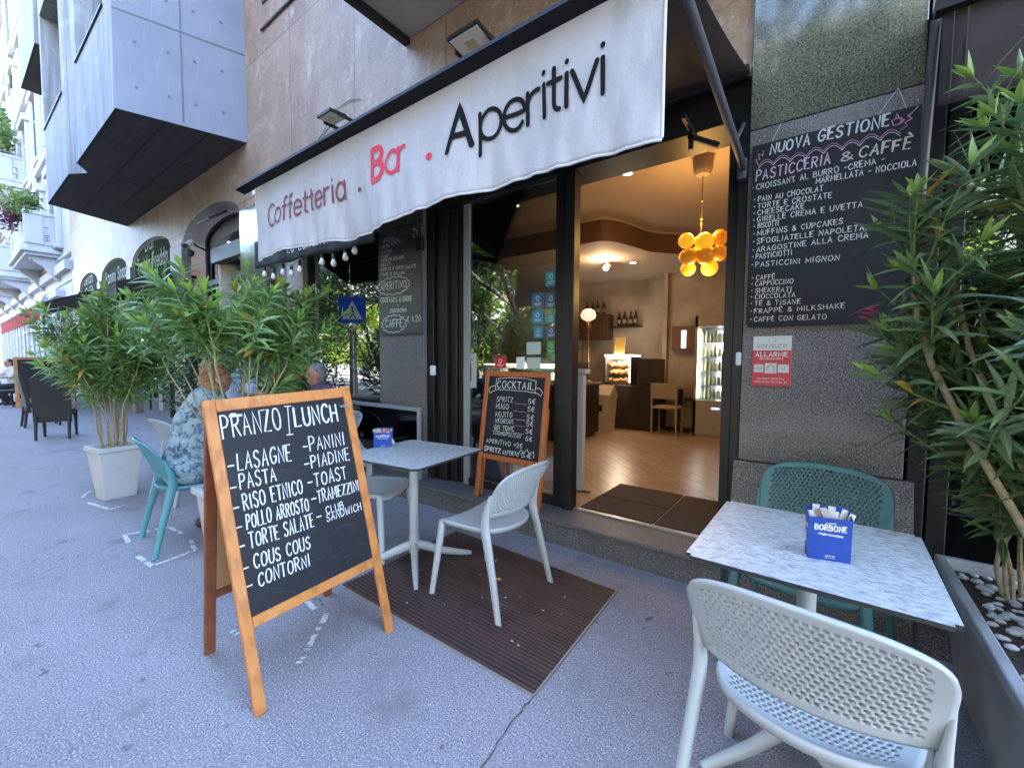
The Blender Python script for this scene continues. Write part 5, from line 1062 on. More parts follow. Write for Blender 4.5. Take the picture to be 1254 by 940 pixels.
trk=[[(.70,2.02,.49),(.62,2.08,.70),(.53,2.12,.90),(.40,2.14,1.18),(.31,2.15,1.40),(.27,2.16,1.56),(.245,2.16,1.80)],[(.74,2.10,.49),(.66,2.16,.80),(.52,2.2,1.15),(.42,2.22,1.45),(.36,2.24,1.75)],[(.78,1.98,.49),(.72,2.0,.9),(.62,2.0,1.35),(.55,2.02,1.7),(.50,2.05,2.0)],[(.80,2.2,.49),(.78,2.22,1.0),(.70,2.25,1.5),(.62,2.28,1.95),(.58,2.3,2.2)],[(.72,2.3,.49),(.70,2.33,.75),(.60,2.4,1.0),(.50,2.42,1.2)]]
oleander('tall oleander with long dark leaves in the long grey planter on the right',(.76,2.08,.49),.42,1.75,15,10,.175,.0225,LEAFB,23,rib=2,flowers=[((.12,2.02,1.58),.032)],trunks=trk,tw_len=(.22,.42),nw=(6,9),bare=.40,lean=(.12,.08),lim=lambda e:e.y>1.62 and e.y<2.86 and e.x>.12)
oleander('low dark-leaved oleander filling the back end of the long grey planter, below the tall one',(.66,2.42,.49),.34,.95,10,6,.16,.023,LEAFB,71,rib=2,tw_len=(.2,.38),nw=(6,9),bare=.22,lean=(-.06,.02),lim=lambda e:e.y>1.75 and e.y<2.88 and e.x>.17 and e.z>.6)
random.seed(40); t=thing('oleander_sprout','short oleander sprout low at the near end of the long grey planter','plant',(.66,1.62,.5)); lv=MB(); tw_=MB()
shoot(lv,tw_,(.66,1.62,.49),(-.15,-.1,1),.14,5,.12,.024,.3,2,.005); shoot(lv,tw_,(.68,1.64,.49),(.35,-.2,.8),.16,5,.12,.024,.3,2,.005); tw_.build('twig',STEMG,t,True); lv.build('foliage',[LEAFB,LEAFY,RIB,YEL],t,True,0)
def leafball(label,c,r,n,size,matA,seed,name='shrub',trunk=True,cat='shrub',group=None):
    random.seed(seed); t=thing(name,label,cat,(c[0],c[1],c[2]-r[2]),group); mb=MB(); cl=[]
    for i in range(14):
        cl.append((Vector((random.gauss(0,.45)*r[0],random.gauss(0,.45)*r[1],random.gauss(0,.45)*r[2])),random.uniform(.35,.7)))
    for i in range(n):
        k,s=random.choice(cl); v=Vector((random.gauss(0,1),random.gauss(0,1),random.gauss(0,1))).normalized()*s*random.uniform(.6,1.05)
        p=Vector(c)+k+Vector((v.x*r[0],v.y*r[1],v.z*r[2])); d=(v+Vector((random.uniform(-.8,.8),random.uniform(-.8,.8),random.uniform(-.2,.9)))).normalized()
        s_=d.orthogonal().normalized(); z=size*random.uniform(.6,1.3); u=d.cross(s_)
        mb.add([p,p+d*z*.5+s_*z*.3,p+d*z,p+d*z*.5-s_*z*.3],[(0,1,2,3)])
    mb.build('foliage',matA,t,False)
    mb=MB()
    for i in range(6): mb.tube([(c[0]+random.uniform(-.05,.05),c[1],c[2]-r[2]),(c[0]+random.uniform(-.4,.4)*r[0],c[1]+random.uniform(-.4,.4)*r[1],c[2]+random.uniform(-.2,.4)*r[2])],.012,5)
    mb.build('stem',STEM,t)
    return t
SHR=M('dark_shrub_leaf',(.022,.055,.022),.5,island=(.05,.10,.03),trans=.2)
leafball('low dark fine-leaved shrub between the two left oleanders, against the wall',(-7.3,2.3,1.15),(.75,.5,.70),5200,.055,SHR,50)
BAL=M('balcony_leaf',(.10,.17,.04),.6,island=(.20,.27,.08),trans=.3); BALR=M('purple_leaf',(.09,.03,.05),.6,island=(.16,.05,.08))
leafball('yellow-green bush on the near corner of the lower stone balcony',(-24.9,2.1,7.15),(.75,.4,.42),700,.16,BAL,51,'balcony_plant',cat='plant')
leafball('purple trailing plant hanging over the lower stone balcony',(-25.0,1.82,6.75),(.45,.2,.55),420,.13,BALR,52,'balcony_plant',cat='plant')
leafball('green bush on the upper stone balcony',(-33.4,2.2,11.9),(1.3,.5,1.0),900,.24,BAL,53,'balcony_plant',cat='plant')
# ================================================================ street trees across the pavement: seen in the glass
BARK=M('plane_bark',(.20,.17,.13),.85,mix=[dict(s=6,lo=.45,hi=.6,c=(.12,.10,.08))]); TL=M('street_tree_leaf',(.055,.105,.022),.5,island=(.13,.19,.04),trans=.35)
def make_tree(seed):
    random.seed(seed); t=thing('street_tree','x','tree',(0,0,0)); mb=MB(); lf=MB(); tips=[]
    mb.tube([(0,0,-.12),(.03,0,1.2),(-.02,.03,2.6),(.04,0,3.6)],[.19,.16,.14,.12],10)
    def grow(p,d,L,r,dep):
        q=p+d*L; mb.tube([p,p.lerp(q,.5)+Vector((random.uniform(-.06,.06),random.uniform(-.06,.06),0)),q],[r,r*.8,r*.6],6)
        if dep==0: tips.append(q); return
        for k in range(3): grow(q,(rnd_dir(d,rad(random.uniform(22,52)))+Vector((0,0,.06))).normalized(),L*random.uniform(.62,.85),r*.6,dep-1)
        if dep<3: tips.append(q)
    for k in range(5):
        a=k*1.26; grow(Vector((0,0,2.5+.25*k)),Vector((cos(a),sin(a),.75)).normalized(),1.7,.075,3)
    mb.build('trunk',BARK,t,True)
    for tp in tips:
        for i in range(85):
            p=tp+Vector((random.gauss(0,.36),random.gauss(0,.36),random.gauss(0,.30))); d=rnd_dir((0,0,-1),rad(random.uniform(30,120))); s=d.orthogonal().normalized(); z=random.uniform(.10,.19)
            lf.add([p,p+d*z*.5+s*z*.42,p+d*z,p+d*z*.5-s*z*.42],[(0,1,2,3)])
    lf.build('crown',TL,t); return t
G4='street trees along the kerb'
tr=make_tree(60); tr.location=(-7.6,-4.4,0); tag(tr,'street tree by the kerb mirrored in the side glass of the café door',None,G4)
for i,(x,yy,rz,l) in enumerate([(-16.5,-4.6,1.3,'street tree by the kerb mirrored in the left shop window'),(-12.2,-4.8,2.4,'kerbside street tree between those mirrored in the side glass and the left window'),(2.6,-4.5,4.0,'street tree by the kerb mirrored in the window behind the right-hand oleander'),(-24.5,-4.8,5.1,'kerbside street tree far left, mirrored in the polished pier by the arched window'),(-14.5,-12.8,.6,'street tree on the far pavement, seen small in the side glass'),(-1.0,-5.2,3.1,'street tree by the kerb mirrored in the polished top of the granite pillar')]): dup(tr,(x,yy,-.02),rz,l,G4)
G5='low bushy trees on the far pavement'
random.seed(77)
def bushy(seed):
    random.seed(seed); t=thing('bushy_tree','x','tree',(0,0,0)); mb=MB(); lf=MB(); mb.tube([(0,0,-.1),(.02,.02,1.0),(0,0,3.2)],[.10,.09,.05],8); cl=[]
    for k in range(60):
        a=random.uniform(0,2*PI); z=random.uniform(1.0,6.2); r=(1.9-abs(z-3.2)*.42)*random.uniform(.35,1); cl.append((Vector((cos(a)*r,sin(a)*r,z)),random.uniform(.45,.85)))
        if k%3==0: mb.tube([(0,0,max(.9,z-1.1)),(cos(a)*r,sin(a)*r,z)],[.03,.012],5)
    for c,r in cl:
        for i in range(190):
            d=Vector((random.gauss(0,1),random.gauss(0,1),random.gauss(0,1))).normalized(); p=c+d*r*random.uniform(.5,1); q=rnd_dir((0,0,-1),rad(random.uniform(20,110))); s_=q.orthogonal().normalized(); z=random.uniform(.12,.22)
            lf.add([p,p+q*z*.5+s_*z*.4,p+q*z,p+q*z*.5-s_*z*.4],[(0,1,2,3)])
    mb.build('trunk',BARK,t,True); lf.build('crown',M('bright_tree_leaf',(.16,.26,.03),.5,island=(.34,.44,.07),trans=.4),t); return t
bt=bushy(5); bt.location=(-30.5,-15,0); tag(bt,'low bushy tree on the far pavement mirrored in the middle of the left window',None,G5)
for x,yy,rz,l in ((-35,-14.9,1,'low bushy tree on the far pavement mirrored at the left edge of the left window'),(-26.6,-15.2,2,'low bushy tree on the far pavement mirrored at the right edge of the left window'),(-18.4,-15,3,'low bushy tree on the far pavement mirrored at the left edge of the side glass'),(-14.9,-15.3,4,'low bushy tree on the far pavement mirrored in the middle of the side glass'),(3.2,-15,5,'low bushy tree on the far pavement mirrored in the glass behind the right oleander'),(7.5,-15,.5,'low bushy tree on the far pavement, farthest to the right of its row')): dup(bt,(x,yy,0),rz,l,G5)
ob=thing('apartment_building','pale apartment block across the road with balconies and orange blinds, mirrored in the glass','building',(-6,-19,0))
mb=MB(); mb.box(-60,40,-30,-18.5,0,17); mb.build('wall',M('cream_facade',(.36,.345,.32),.8,mix=[dict(s=.3,lo=.4,hi=.6,c=(.30,.285,.26))]),ob)
BLI=M('orange_blind',(.45,.16,.05),.7)
for fl in range(4):
    for x in [k*3.6-28 for k in range(14)]:
        z=1.0+fl*3.9
        mb=MB(); mb.box(x-.6,x+.6,-18.46,-18.40,z,z+2.1); w=mb.build('window',DKW,ob)
        if (x*7+fl*3)%3<1: mb=MB(); mb.box(x-.6,x+.6,-18.38,-18.34,z+1.0,z+2.1); mb.build('blind',BLI,w)
    if fl:
        for xb in (-20,-9.5,2,13): 
            mb=MB(); mb.box(xb-2.6,xb+2.6,-18.49,-17.4,fl*3.9+.5,fl*3.9+.65); mb.box(xb-2.6,xb+2.6,-17.45,-17.4,fl*3.9+.65,fl*3.9+1.5); mb.build('balcony',WHP,ob)
# pedestrian crossing sign by the kerb, mirrored in the left window
ps=thing('crossing_sign','square blue pedestrian crossing sign by the kerb, mirrored in the left window','road sign',(-13,-2.3,0))
SGB=M('sign_blue',(.01,.08,.42),.4)
mb=MB(); mb.tube([(-13,-2.33,0),(-13,-2.33,3.6)],.03,10); mb.build('pole',GREYMET,ps,True)
mb=MB(); mb.box(-13.45,-12.55,-2.295,-2.285,2.65,3.55,.004); pl_=mb.build('panel',SGB,ps)
mb=MB(); mb.add([(-13.34,-2.281,2.78),(-12.66,-2.281,2.78),(-13,-2.281,3.42)],[(0,2,1)]); tri=mb.build('triangle',WPL,pl_)
mb=MB(); q=lambda s,t,h:(-13+(s+8.2)*1.4,-2.2795+h,2.78+(t-2.29)*1.4)
ribbon(mb,[(-8.2,2.56),(-8.2,2.575)],.05,q); ribbon(mb,[(-8.2,2.52),(-8.19,2.43)],.04,q); ribbon(mb,[(-8.19,2.43),(-8.25,2.32)],.028,q); ribbon(mb,[(-8.19,2.43),(-8.13,2.32)],.028,q); ribbon(mb,[(-8.2,2.51),(-8.14,2.44)],.02,q)
for k in range(5): ribbon(mb,[(-8.36+k*.08,2.305),(-8.33+k*.08,2.305)],.012,q)
mb.build('pictogram',BLKP,pl_)
ps.rotation_euler=(0,0,rad(-42))
# ================================================================ people
SKIN=M('skin',(.48,.27,.19),.55,spec=.4); SKINT=M('tanned_skin',(.36,.19,.12),.55,spec=.4)
def fig(name,parts,mat,parent=None,vox=.014,smooth=6,inflate=0):
    """one continuous surface grown over overlapping limbs: voxel remesh, then smoothing"""
    mb=MB()
    for p in parts:
        if p[0]=='c': mb.capsule(p[1],[r+inflate for r in p[2]],14)
        else: mb.ball(p[1],1,18,12,[q+inflate for q in p[2]])
    o=mb.build(name,mat,parent,True,0)
    r=o.modifiers.new('r','REMESH'); r.mode='VOXEL'; r.voxel_size=vox; r.use_smooth_shade=True
    s=o.modifiers.new('s','SMOOTH'); s.factor=.5; s.iterations=smooth
    return o
def xf(parts,loc,rz,sc=1.0):
    m=Matrix.Translation(loc)@Matrix.Rotation(rz,4,'Z')@Matrix.Scale(sc,4)
    out=[]
    for p in parts:
        if p[0]=='c': out.append(('c',[tuple(m@Vector(q)) for q in p[1]],[r*sc for r in p[2]]))
        else: out.append(('e',tuple(m@Vector(p[1])),tuple(q*sc for q in p[2])))
    return out
def head(h,tilt=0):
    """head parts around centre h, facing +Y"""
    x,y,z=h
    return [('e',(x,y,z+.02),(.076,.095,.105)),('e',(x,y+.022,z-.055),(.058,.068,.062)),('e',(x,y+.098,z-.012),(.013,.020,.022)),('e',(x-.078,y-.005,z-.005),(.012,.022,.032)),('e',(x+.078,y-.005,z-.005),(.012,.022,.032)),('e',(x,y+.082,z-.055),(.026,.014,.012)),('e',(x,y+.085,z+.025),(.055,.013,.010))]
def hand(w,d,s):
    """palm and five curled fingers; w wrist, d direction, s thumb side (+1/-1)"""
    w=Vector(w); d=Vector(d).normalized(); a=d.cross(Vector((0,0,1))).normalized(); P=[('c',[tuple(w),tuple(w+d*.075)],[.028,.036])]
    for k,L in zip((-1.5,-.5,.5,1.5),(.062,.078,.074,.056)):
        b=w+d*.085+a*k*.020; P.append(('c',[tuple(b),tuple(b+d*L*.5),tuple(b+d*L*.8-Vector((0,0,L*.42)))],[.0105,.010,.008]))
    t=w+d*.03+a*s*.032; P.append(('c',[tuple(t),tuple(t+d*.03+a*s*.03),tuple(t+d*.062+a*s*.032)],[.013,.012,.009])); return P
def seated(lean=.1,fat=1.0,feet=(.13,.05),arm='table'):
    """seated on a .46 m seat at the origin, facing +Y"""
    hy=lean
    tors=[('c',[(0,-.03,.56),(0,.0+hy*.25,.72),(0,.02+hy*.6,.92),(0,.03+hy,1.05)],[.165*fat,.160*fat,.155*fat,.12*fat]),('e',(-.09,-.02,.55),(.12*fat,.15*fat,.11)),('e',(.09,-.02,.55),(.12*fat,.15*fat,.11)),('c',[(-.16*fat,.03+hy,1.05),(.16*fat,.03+hy,1.05)],[.075*fat,.075*fat])]
    arms=[]; fore=[]; legs=[]; shank=[]; hands=[]; feet_=[]
    for s in (-1,1):
        sh=(s*.19*fat,.03+hy,1.04); el=(s*.27*fat,.20+hy,.84); wr=(s*.16,.42+hy*.6,.815)
        arms.append(('c',[sh,el],[.062*fat,.050*fat])); fore.append(('c',[el,wr],[.043*fat,.028])); hands+=hand(wr,(-s*.35,.9,.02),-s)
        kn=(s*.12,.42,.53); an=(s*.12,feet[0]+.05,.10)
        legs.append(('c',[(s*.09,.0,.545),kn],[.095*fat,.072*fat])); shank.append(('c',[kn,(s*.12,(.42+feet[0]+.05)/2+.02,.32),an],[.064,.062,.042]))
        feet_+= [('c',[(s*.12,feet[0],.055),(s*.125,feet[0]+.17,.035)],[.042,.034]),('e',(s*.128,feet[0]+.185,.032),(.042,.05,.028))]
    neck=[('c',[(0,.03+hy,1.08),(0,.055+hy*1.15,1.17)],[.058,.052])]; hd=(0,.075+hy*1.3,1.235)
    return dict(torso=tors,arms=arms,fore=fore,legs=legs,shank=shank,feet=feet_,hands=hands,neck=neck,head=head(hd),hc=hd)
def make_person(label,loc,rz,pose,shirt,trouser,hair,shoe,skin=SKIN,sleeve=False,sc=1.0,hairk='short',vox=.014,shorts=False):
    B=[]
    for k in ('torso','arms','fore','legs','shank','feet','hands','neck','head'): B+=pose[k]
    body=fig('person',xf(B,loc,rz,sc),skin,None,vox*.8,3); tag(body,label,'person')
    cl=pose['torso']+([('c',a[1],a[2]) for a in pose['arms']])+(pose['fore'] if sleeve else [])
    fig('shirt',xf(cl,loc,rz,sc),shirt,body,vox,6,.013)
    fig('trousers',xf(pose['legs']+pose['torso'][1:3]+([] if shorts else pose['shank']),loc,rz,sc),trouser,body,vox,5,.012)
    fig('shoes',xf(pose['feet'],loc,rz,sc),shoe,body,.010,3,.006)
    x,y,z=pose['hc']; H=[('e',(x,y-.022,z+.045),(.084,.092,.090)),('e',(x,y-.045,z-.01),(.080,.070,.085))]
    if hairk=='curly':
        random.seed(4); H+=[('e',(x+random.uniform(-.075,.075),y-.03+random.uniform(-.075,.06),z+random.uniform(-.07,.125)),(.024,.024,.024)) for _ in range(110)]
    hr=fig('hair',xf(H,loc,rz,sc),hair,body,.009,2 if hairk=='curly' else 4,0)
    m=Matrix.Translation(loc)@Matrix.Rotation(rz,4,'Z')@Matrix.Scale(sc,4)
    for s in (-1,1):
        mb=MB(); c=m@Vector((x+s*.031,y+.079,z+.008)); mb.ball(c,.011*sc,10,8); mb.build('eye',M('eye_dark',(.02,.015,.012),.2),body,True)
    return body
TIE=M('tie_dye_blouse',(.26,.34,.36),.85,mix=[dict(s=15,lo=.47,hi=.60,c=(.075,.13,.20),d=5,r=.6,warp=(5,.25)),dict(s=26,lo=.56,hi=.64,c=(.04,.065,.12),d=4,warp=(9,.15)),dict(s=12,lo=.58,hi=.7,c=(.38,.43,.40),d=4)],bump=dict(s=7,st=(.6,.6,2),str=.9,dist_=.05,d=3))
KHA=M('cream_trousers',(.46,.43,.37),.85,bump=dict(s=12,str=.4,dist_=.02)); BROWNS=M('brown_sandals',(.06,.025,.02),.6)
HBL=M('curly_blond_hair',(.36,.21,.10),.7,mix=[dict(s=70,lo=.4,hi=.65,c=(.20,.10,.045))],bump=dict(s=60,str=.8,dist_=.01)); HGR=M('grey_hair',(.20,.20,.205),.75,mix=[dict(s=50,st=(1,1,.3),lo=.4,hi=.65,c=(.09,.09,.095))],bump=dict(s=60,str=.6,dist_=.008)); HDK=M('dark_hair',(.02,.016,.014),.6)
make_person('curly blond woman in a blue tie-dye blouse sitting on the bright teal chair',(-3.98,1.165,0),rad(-5),seated(.07,1.1,(.06,0)),TIE,KHA,HBL,BROWNS,SKIN,hairk='curly')
make_person('grey-haired man in a dark plum shirt seated facing the street by the left window',(-4.36,2.50,0),rad(172),seated(.03,1.05,(.25,0)),M('plum_shirt',(.075,.05,.075),.85),M('dark_trousers',(.03,.03,.04),.85),HGR,M('black_shoes',(.015,.015,.015),.5),SKINT)
def bending():
    tors=[('c',[(0,0,.90),(0,.06,1.05),(0,.22,1.25),(0,.33,1.36)],[.15,.15,.16,.12]),('e',(-.08,0,.90),(.11,.13,.12)),('e',(.08,0,.90),(.11,.13,.12)),('c',[(-.17,.33,1.36),(.17,.33,1.36)],[.075,.075])]
    arms=[];fore=[];hands=[];legs=[];shank=[];ft=[]
    for s in (-1,1):
        sh=(s*.20,.33,1.35); el=(s*.25,.40,1.08); wr=(s*.18,.62,.95); arms.append(('c',[sh,el],[.062,.05])); fore.append(('c',[el,wr],[.043,.03])); hands+=hand(wr,(-s*.3,.9,-.3),-s)
        legs.append(('c',[(s*.09,0,.88),(s*.11,.05,.50)],[.095,.065])); shank.append(('c',[(s*.11,.05,.50),(s*.11,0,.10)],[.06,.042])); ft+=[('c',[(s*.11,-.03,.05),(s*.12,.15,.035)],[.042,.034])]
    hd=(0,.50,1.50)
    return dict(torso=tors,arms=arms,fore=fore,legs=legs,shank=shank,feet=ft,hands=hands,neck=[('c',[(0,.34,1.40),(0,.45,1.46)],[.06,.055])],head=head(hd),hc=hd)
make_person('man in a pale blue striped shirt bending forward among the oleander leaves',(-5.25,1.95,0),rad(-62),bending(),M('pale_blue_shirt',(.38,.45,.56),.85,mix=[dict(k='wave',s=14,dist=.5,lo=.45,hi=.55,c=(.16,.24,.42),fac=.6)]),M('navy_trousers',(.02,.03,.08),.85),M('brown_hair',(.10,.055,.03),.7),MATS['black_shoes'],SKINT)
make_person('dark-haired person in a white top seated far down the pavement',(-19.6,1.35,0),rad(200),seated(.05),M('white_top',(.6,.6,.6),.85),MATS['dark_trousers'],HDK,MATS['black_shoes'],vox=.025)
make_person('bald person in a bright blue shirt seated far down the pavement',(-19.4,2.25,0),rad(150),seated(.05,1.1),M('bright_blue_shirt',(.03,.12,.5),.85),MATS['dark_trousers'],M('shaved_hair',(.36,.22,.15),.6),MATS['black_shoes'],vox=.025)
dup(dc,(-19.6,1.36,0),rad(200),'dark rattan chair under the person in the white top',G3); dup(dc,(-19.4,2.26,0),rad(150),'dark rattan chair under the person in the bright blue shirt',G3)
# ================================================================ inside the café
def lamp(name,loc,power,col,r=.05,kind='POINT',size=None,parent=None,rot=None):
    l=bpy.data.lights.new(name,kind); l.energy=power*.15; l.color=col
    if kind=='AREA': l.size=size[0]; l.shape='RECTANGLE'; l.size_y=size[1]
    elif kind=='SPOT': l.shadow_soft_size=r; l.spot_size=rad(115); l.spot_blend=.7
    else: l.shadow_soft_size=r
    o=bpy.data.objects.new(name,l); COL.objects.link(o)
    if parent is not None: o.parent=parent; loc=Vector(loc)-OFF[parent.name]
    o.location=loc
    if rot: o.rotation_euler=rot
    return o
WARM=(1,.68,.42)
SPOTE=M('downlight_glow',(1,.9,.7),.5,emit=(1,.80,.52),estr=1.65)
for x,y,z,l in ((-1.72,4.32,3.355,'round recessed ceiling spot over the café door, right of the mullion'),(-3.20,4.36,3.355,'round recessed ceiling spot behind the side glass'),(-4.75,4.4,3.355,'round recessed ceiling spot behind the left edge of the side glass'),(-2.62,6.9,3.045,'small round ceiling spot in the lower ceiling at the back of the café')):
    t=thing('ceiling_spot',l,'ceiling light',(x,y,z)); 
    mb=MB(); mb.lathe([(.062,-.001),(.062,-.008),(.046,-.010),(.044,-.002)],(x,y,z),20); mb.build('ring',WHP,t,True)
    mb=MB(); mb.lathe([(.001,-.004),(.043,-.005)],(x,y,z),20); mb.build('lens',SPOTE,t)
    lamp('spot_lamp',(x,y,z-.03),16,WARM,.04,'SPOT',parent=t)
t=thing('track_light','white swivel spotlight under the lower ceiling of the café, next to the small round spot','ceiling light',(-2.95,6.6,3.05))
mb=MB(); mb.tube([(-2.95,6.6,3.05),(-2.95,6.6,2.98)],.012,8); mb.tube([(-2.95,6.66,2.99),(-2.93,6.52,2.93)],.045,12); mb.build('body',WHP,t,True); mb=MB(); mb.lathe([(.001,0),(.04,0)],(-2.93,6.505,2.925),12,'y'); mb.build('lens',SPOTE,t); lamp('spot_lamp',(-2.92,6.42,2.9),10,WARM,.04,parent=t)
# amber chandelier
cx,cyy,cz=-1.01,4.42,2.47
t=thing('chandelier','amber glass globe chandelier hanging inside the café door','chandelier',(cx,cyy,3.36))
mb=MB(); mb.lathe([(.085,3.36),(.095,3.33),(.085,3.23),(.06,3.19),(.012,3.18)],(cx,cyy,0),20); mb.build('ceiling_cup',M('warm_grey_cup',(.30,.25,.20),.5),t,True)
mb=MB(); mb.tube([(cx,cyy,3.19),(cx,cyy,cz+.05)],.006,6); 
for z in (2.95,2.78): mb.ball((cx,cyy,z),.012,8,6)
mb.build('cord',M('brass',(.5,.33,.12),.3,metal=.9),t,True)
AMB=M('amber_glass',(.60,.24,.02),.25,mix=[dict(s=22,lo=.42,hi=.62,c=(.45,.15,.01),d=3)],emit=(1,.36,.02),estr=.014); AMY=M('lit_amber_glass',(.8,.5,.05),.25,emit=(1,.46,.02),estr=.040)
gl=[(-.165,-.06,.085,.072,1),(-.01,-.10,.065,.085,1),(.16,-.05,.12,.075,0),(-.155,-.10,-.075,.078,0),(-.02,-.16,-.085,.078,0),(.12,-.13,-.045,.075,0),(-.10,.04,-.155,.07,1),(.10,.02,-.15,.078,1),(.03,.08,.10,.078,1),(-.09,.12,-.02,.07,1),(.15,.12,.0,.07,1)]
R0=Vector((cos(rad(36)),sin(rad(36)),0)); F0=Vector((-sin(rad(36)),cos(rad(36)),0))
mb0=MB()
for a,b,c,r,k in gl:
    p=Vector((cx,cyy,cz))+R0*a+F0*b+Vector((0,0,c)); mb=MB(); mb.ball(p,r,20,14); mb.build('globe',AMY if k else AMB,t,True); mb0.tube([(cx,cyy,cz+.02),tuple(p)],.008,6); d=(Vector((cx,cyy,cz))-p).normalized(); mb0.tube([tuple(p+d*r*.9),tuple(p+d*(r+.025))],.022,8)
mb0.build('arms',M('dark_brass',(.10,.05,.025),.4,metal=.7),t)
lamp('globe_lamp',(cx,cyy-.02,cz-.30),9,(1,.55,.15),.12,parent=t); lamp('globe_lamp',(cx,cyy,cz+.28),9,(1,.55,.15),.10,parent=t)
# counter, display cases, shelves
DKWOOD=M('dark_counter_wood',(.028,.018,.013),.4); CASEW=M('case_light_white',(.9,.85,.75),.5,emit=(1,.92,.78),estr=0.525); CASEF=M('case_frame',(.10,.09,.085),.3,metal=.5)
t=thing('pastry_counter','dark pastry counter with a lit glass case behind the side glass and mullion','counter',(-4.2,6.0,FZ))
mb=MB(); mb.box(-6.6,-3.0,5.5,6.5,FZ+.05,1.02,.01); mb.build('counter_body',DKWOOD,t); mb=MB(); mb.box(-6.65,-2.96,5.45,6.52,1.021,1.06,.006); mb.build('counter_top',M('counter_stone',(.18,.14,.11),.25),t)
mb=MB(); mb.box(-6.5,-3.02,5.52,6.1,1.36,1.39); mb.box(-6.5,-3.02,6.1,6.13,1.06,1.39); mb.box(-3.05,-3.02,5.5,6.1,1.06,1.36); mb.box(-4.8,-4.77,5.5,6.1,1.06,1.36); mb.build('case_frame',CASEF,t)
mb=MB(); mb.box(-6.45,-3.06,5.55,5.60,1.335,1.358); mb.box(-3.075,-3.055,5.55,5.58,1.07,1.335); mb.build('light_tube',CASEW,t)
mb=MB(); mb.box(-6.48,-3.06,6.085,6.098,1.062,1.355); mb.build('back_panel',M('case_white',(.75,.73,.68),.5),t)
mb=MB(); mb.box(-6.48,-3.04,5.51,5.516,1.062,1.358); mb.build('glass_front',GLC,t)
lamp('case_lamp',(-5.3,5.75,1.30),30,(1,.88,.68),.1,parent=t)
mb=MB(); random.seed(2)
for i in range(70): mb.ball((random.uniform(-6.4,-3.15),random.uniform(5.65,6.0),1.085),random.uniform(.025,.05),8,6,(1.3,1,.6))
pp=mb.build('pastries',M('pastry_crust',(.45,.22,.07),.6,island=(.60,.40,.20)),t,True); pp['kind']='stuff'
lamp('case_lamp',(-4.0,5.75,1.30),34,(1,.88,.68),.1,parent=t)
t=thing('display_case','small lit countertop display case full of snacks, right of the pastry counter','display case',(-3.1,7.6,FZ))
mb=MB(); mb.box(-3.55,-2.35,7.3,8.0,FZ,.98,.01); mb.build('counter_body',DKWOOD,t)
mb=MB(); mb.box(-3.30,-2.78,7.35,7.8,.985,1.02); mb.box(-3.30,-2.78,7.76,7.8,1.02,1.50); mb.box(-3.30,-3.28,7.35,7.76,1.02,1.50); mb.box(-2.80,-2.78,7.35,7.76,1.02,1.50); mb.build('case',CASEF,t)
mb=MB(); mb.box(-3.30,-2.78,7.35,7.8,1.502,1.53); mb.box(-3.26,-2.82,7.38,7.43,1.465,1.50); mb.box(-2.825,-2.803,7.36,7.39,1.03,1.46); mb.build('light_tube',CASEW,t)
mb=MB(); random.seed(12)
for i in range(60): mb.ball((random.uniform(-3.25,-2.85),random.uniform(7.42,7.7),random.choice((1.05,1.19,1.33))+random.uniform(0,.05)),random.uniform(.022,.045),7,5)
pp=mb.build('snacks',M('snack_packets',(.55,.10,.04),.5,island=(.70,.42,.12)),t,True); pp['kind']='stuff'
lamp('case_lamp',(-3.04,7.45,1.40),7,(1,.86,.62),.05,parent=t)
mb=MB(); mb.box(-2.68,-2.36,7.35,7.9,.99,1.46,.01); tag(mb.build('coffee_machine',M('dark_machine',(.04,.03,.028),.35)),'dark boxy machine on the counter right of the small display case','machine')
mb=MB(); mb.obox((-3.07,7.5,1.70),(1,0,0),(0,.2,1),(0,-1,.2),.10,.15,.012,.003); o=mb.build('picture_frame',M('gilt_frame',(.55,.42,.22),.5)); tag(o,'small pale framed picture with a yellow print standing on the display case','picture')
mb=MB(); mb.obox((-3.07,7.486,1.70),(1,0,0),(0,.2,1),(0,-1,.2),.072,.115,.002); mb.build('picture',M('yellow_print',(.58,.40,.08),.5),o)
t=thing('wall_shelf','dark wooden wall shelf with a box-shaped cabinet at the back of the café','shelf',(-3.6,8.4,2)); mb=MB(); mb.box(-4.3,-3.62,8.2,8.49,1.86,2.38,.005); mb.build('cabinet',M('brown_cabinet',(.10,.045,.025),.5),t); mb=MB(); mb.box(-3.61,-3.0,8.28,8.49,2.10,2.13); mb.build('board',DKWOOD,t)
t=thing('table_lamp','small lamp with a pale fluted glass shade standing on the pastry counter','lamp',(-3.05,6.0,1.06))
mb=MB(); mb.lathe([(.08,1.062),(.08,1.09),(.02,1.12),(.018,1.9),(.045,1.95),(.05,2.0),(.03,2.03)],(-3.05,6.15,0),14); mb.build('stand',MATS['brass'],t,True)
mb=MB(); mb.lathe([(.03,2.04),(.105,2.08),(.125,2.13),(.10,2.20),(.04,2.235),(.001,2.24)],(-3.05,6.15,0),16); mb.build('lamp_shade',M('opal_shade',(.75,.68,.58),.3,emit=(1,.82,.6),estr=0.0525),t,True)
t=thing('glass_rack','wire rack with glasses on the pastry counter, below the lamp','rack',(-3.2,5.9,1.39)); mb=MB()
for x in (-3.42,-3.06):
    for y in (5.7,6.0): mb.tube([(x,y,1.39),(x,y,1.82)],.006,5)
for z in (1.6,1.82): mb.tube([(-3.42,5.7,z),(-3.06,5.7,z),(-3.06,6.0,z),(-3.42,6.0,z),(-3.42,5.7,z)],.006,5)
mb.build('frame',CASEF,t); mb=MB()
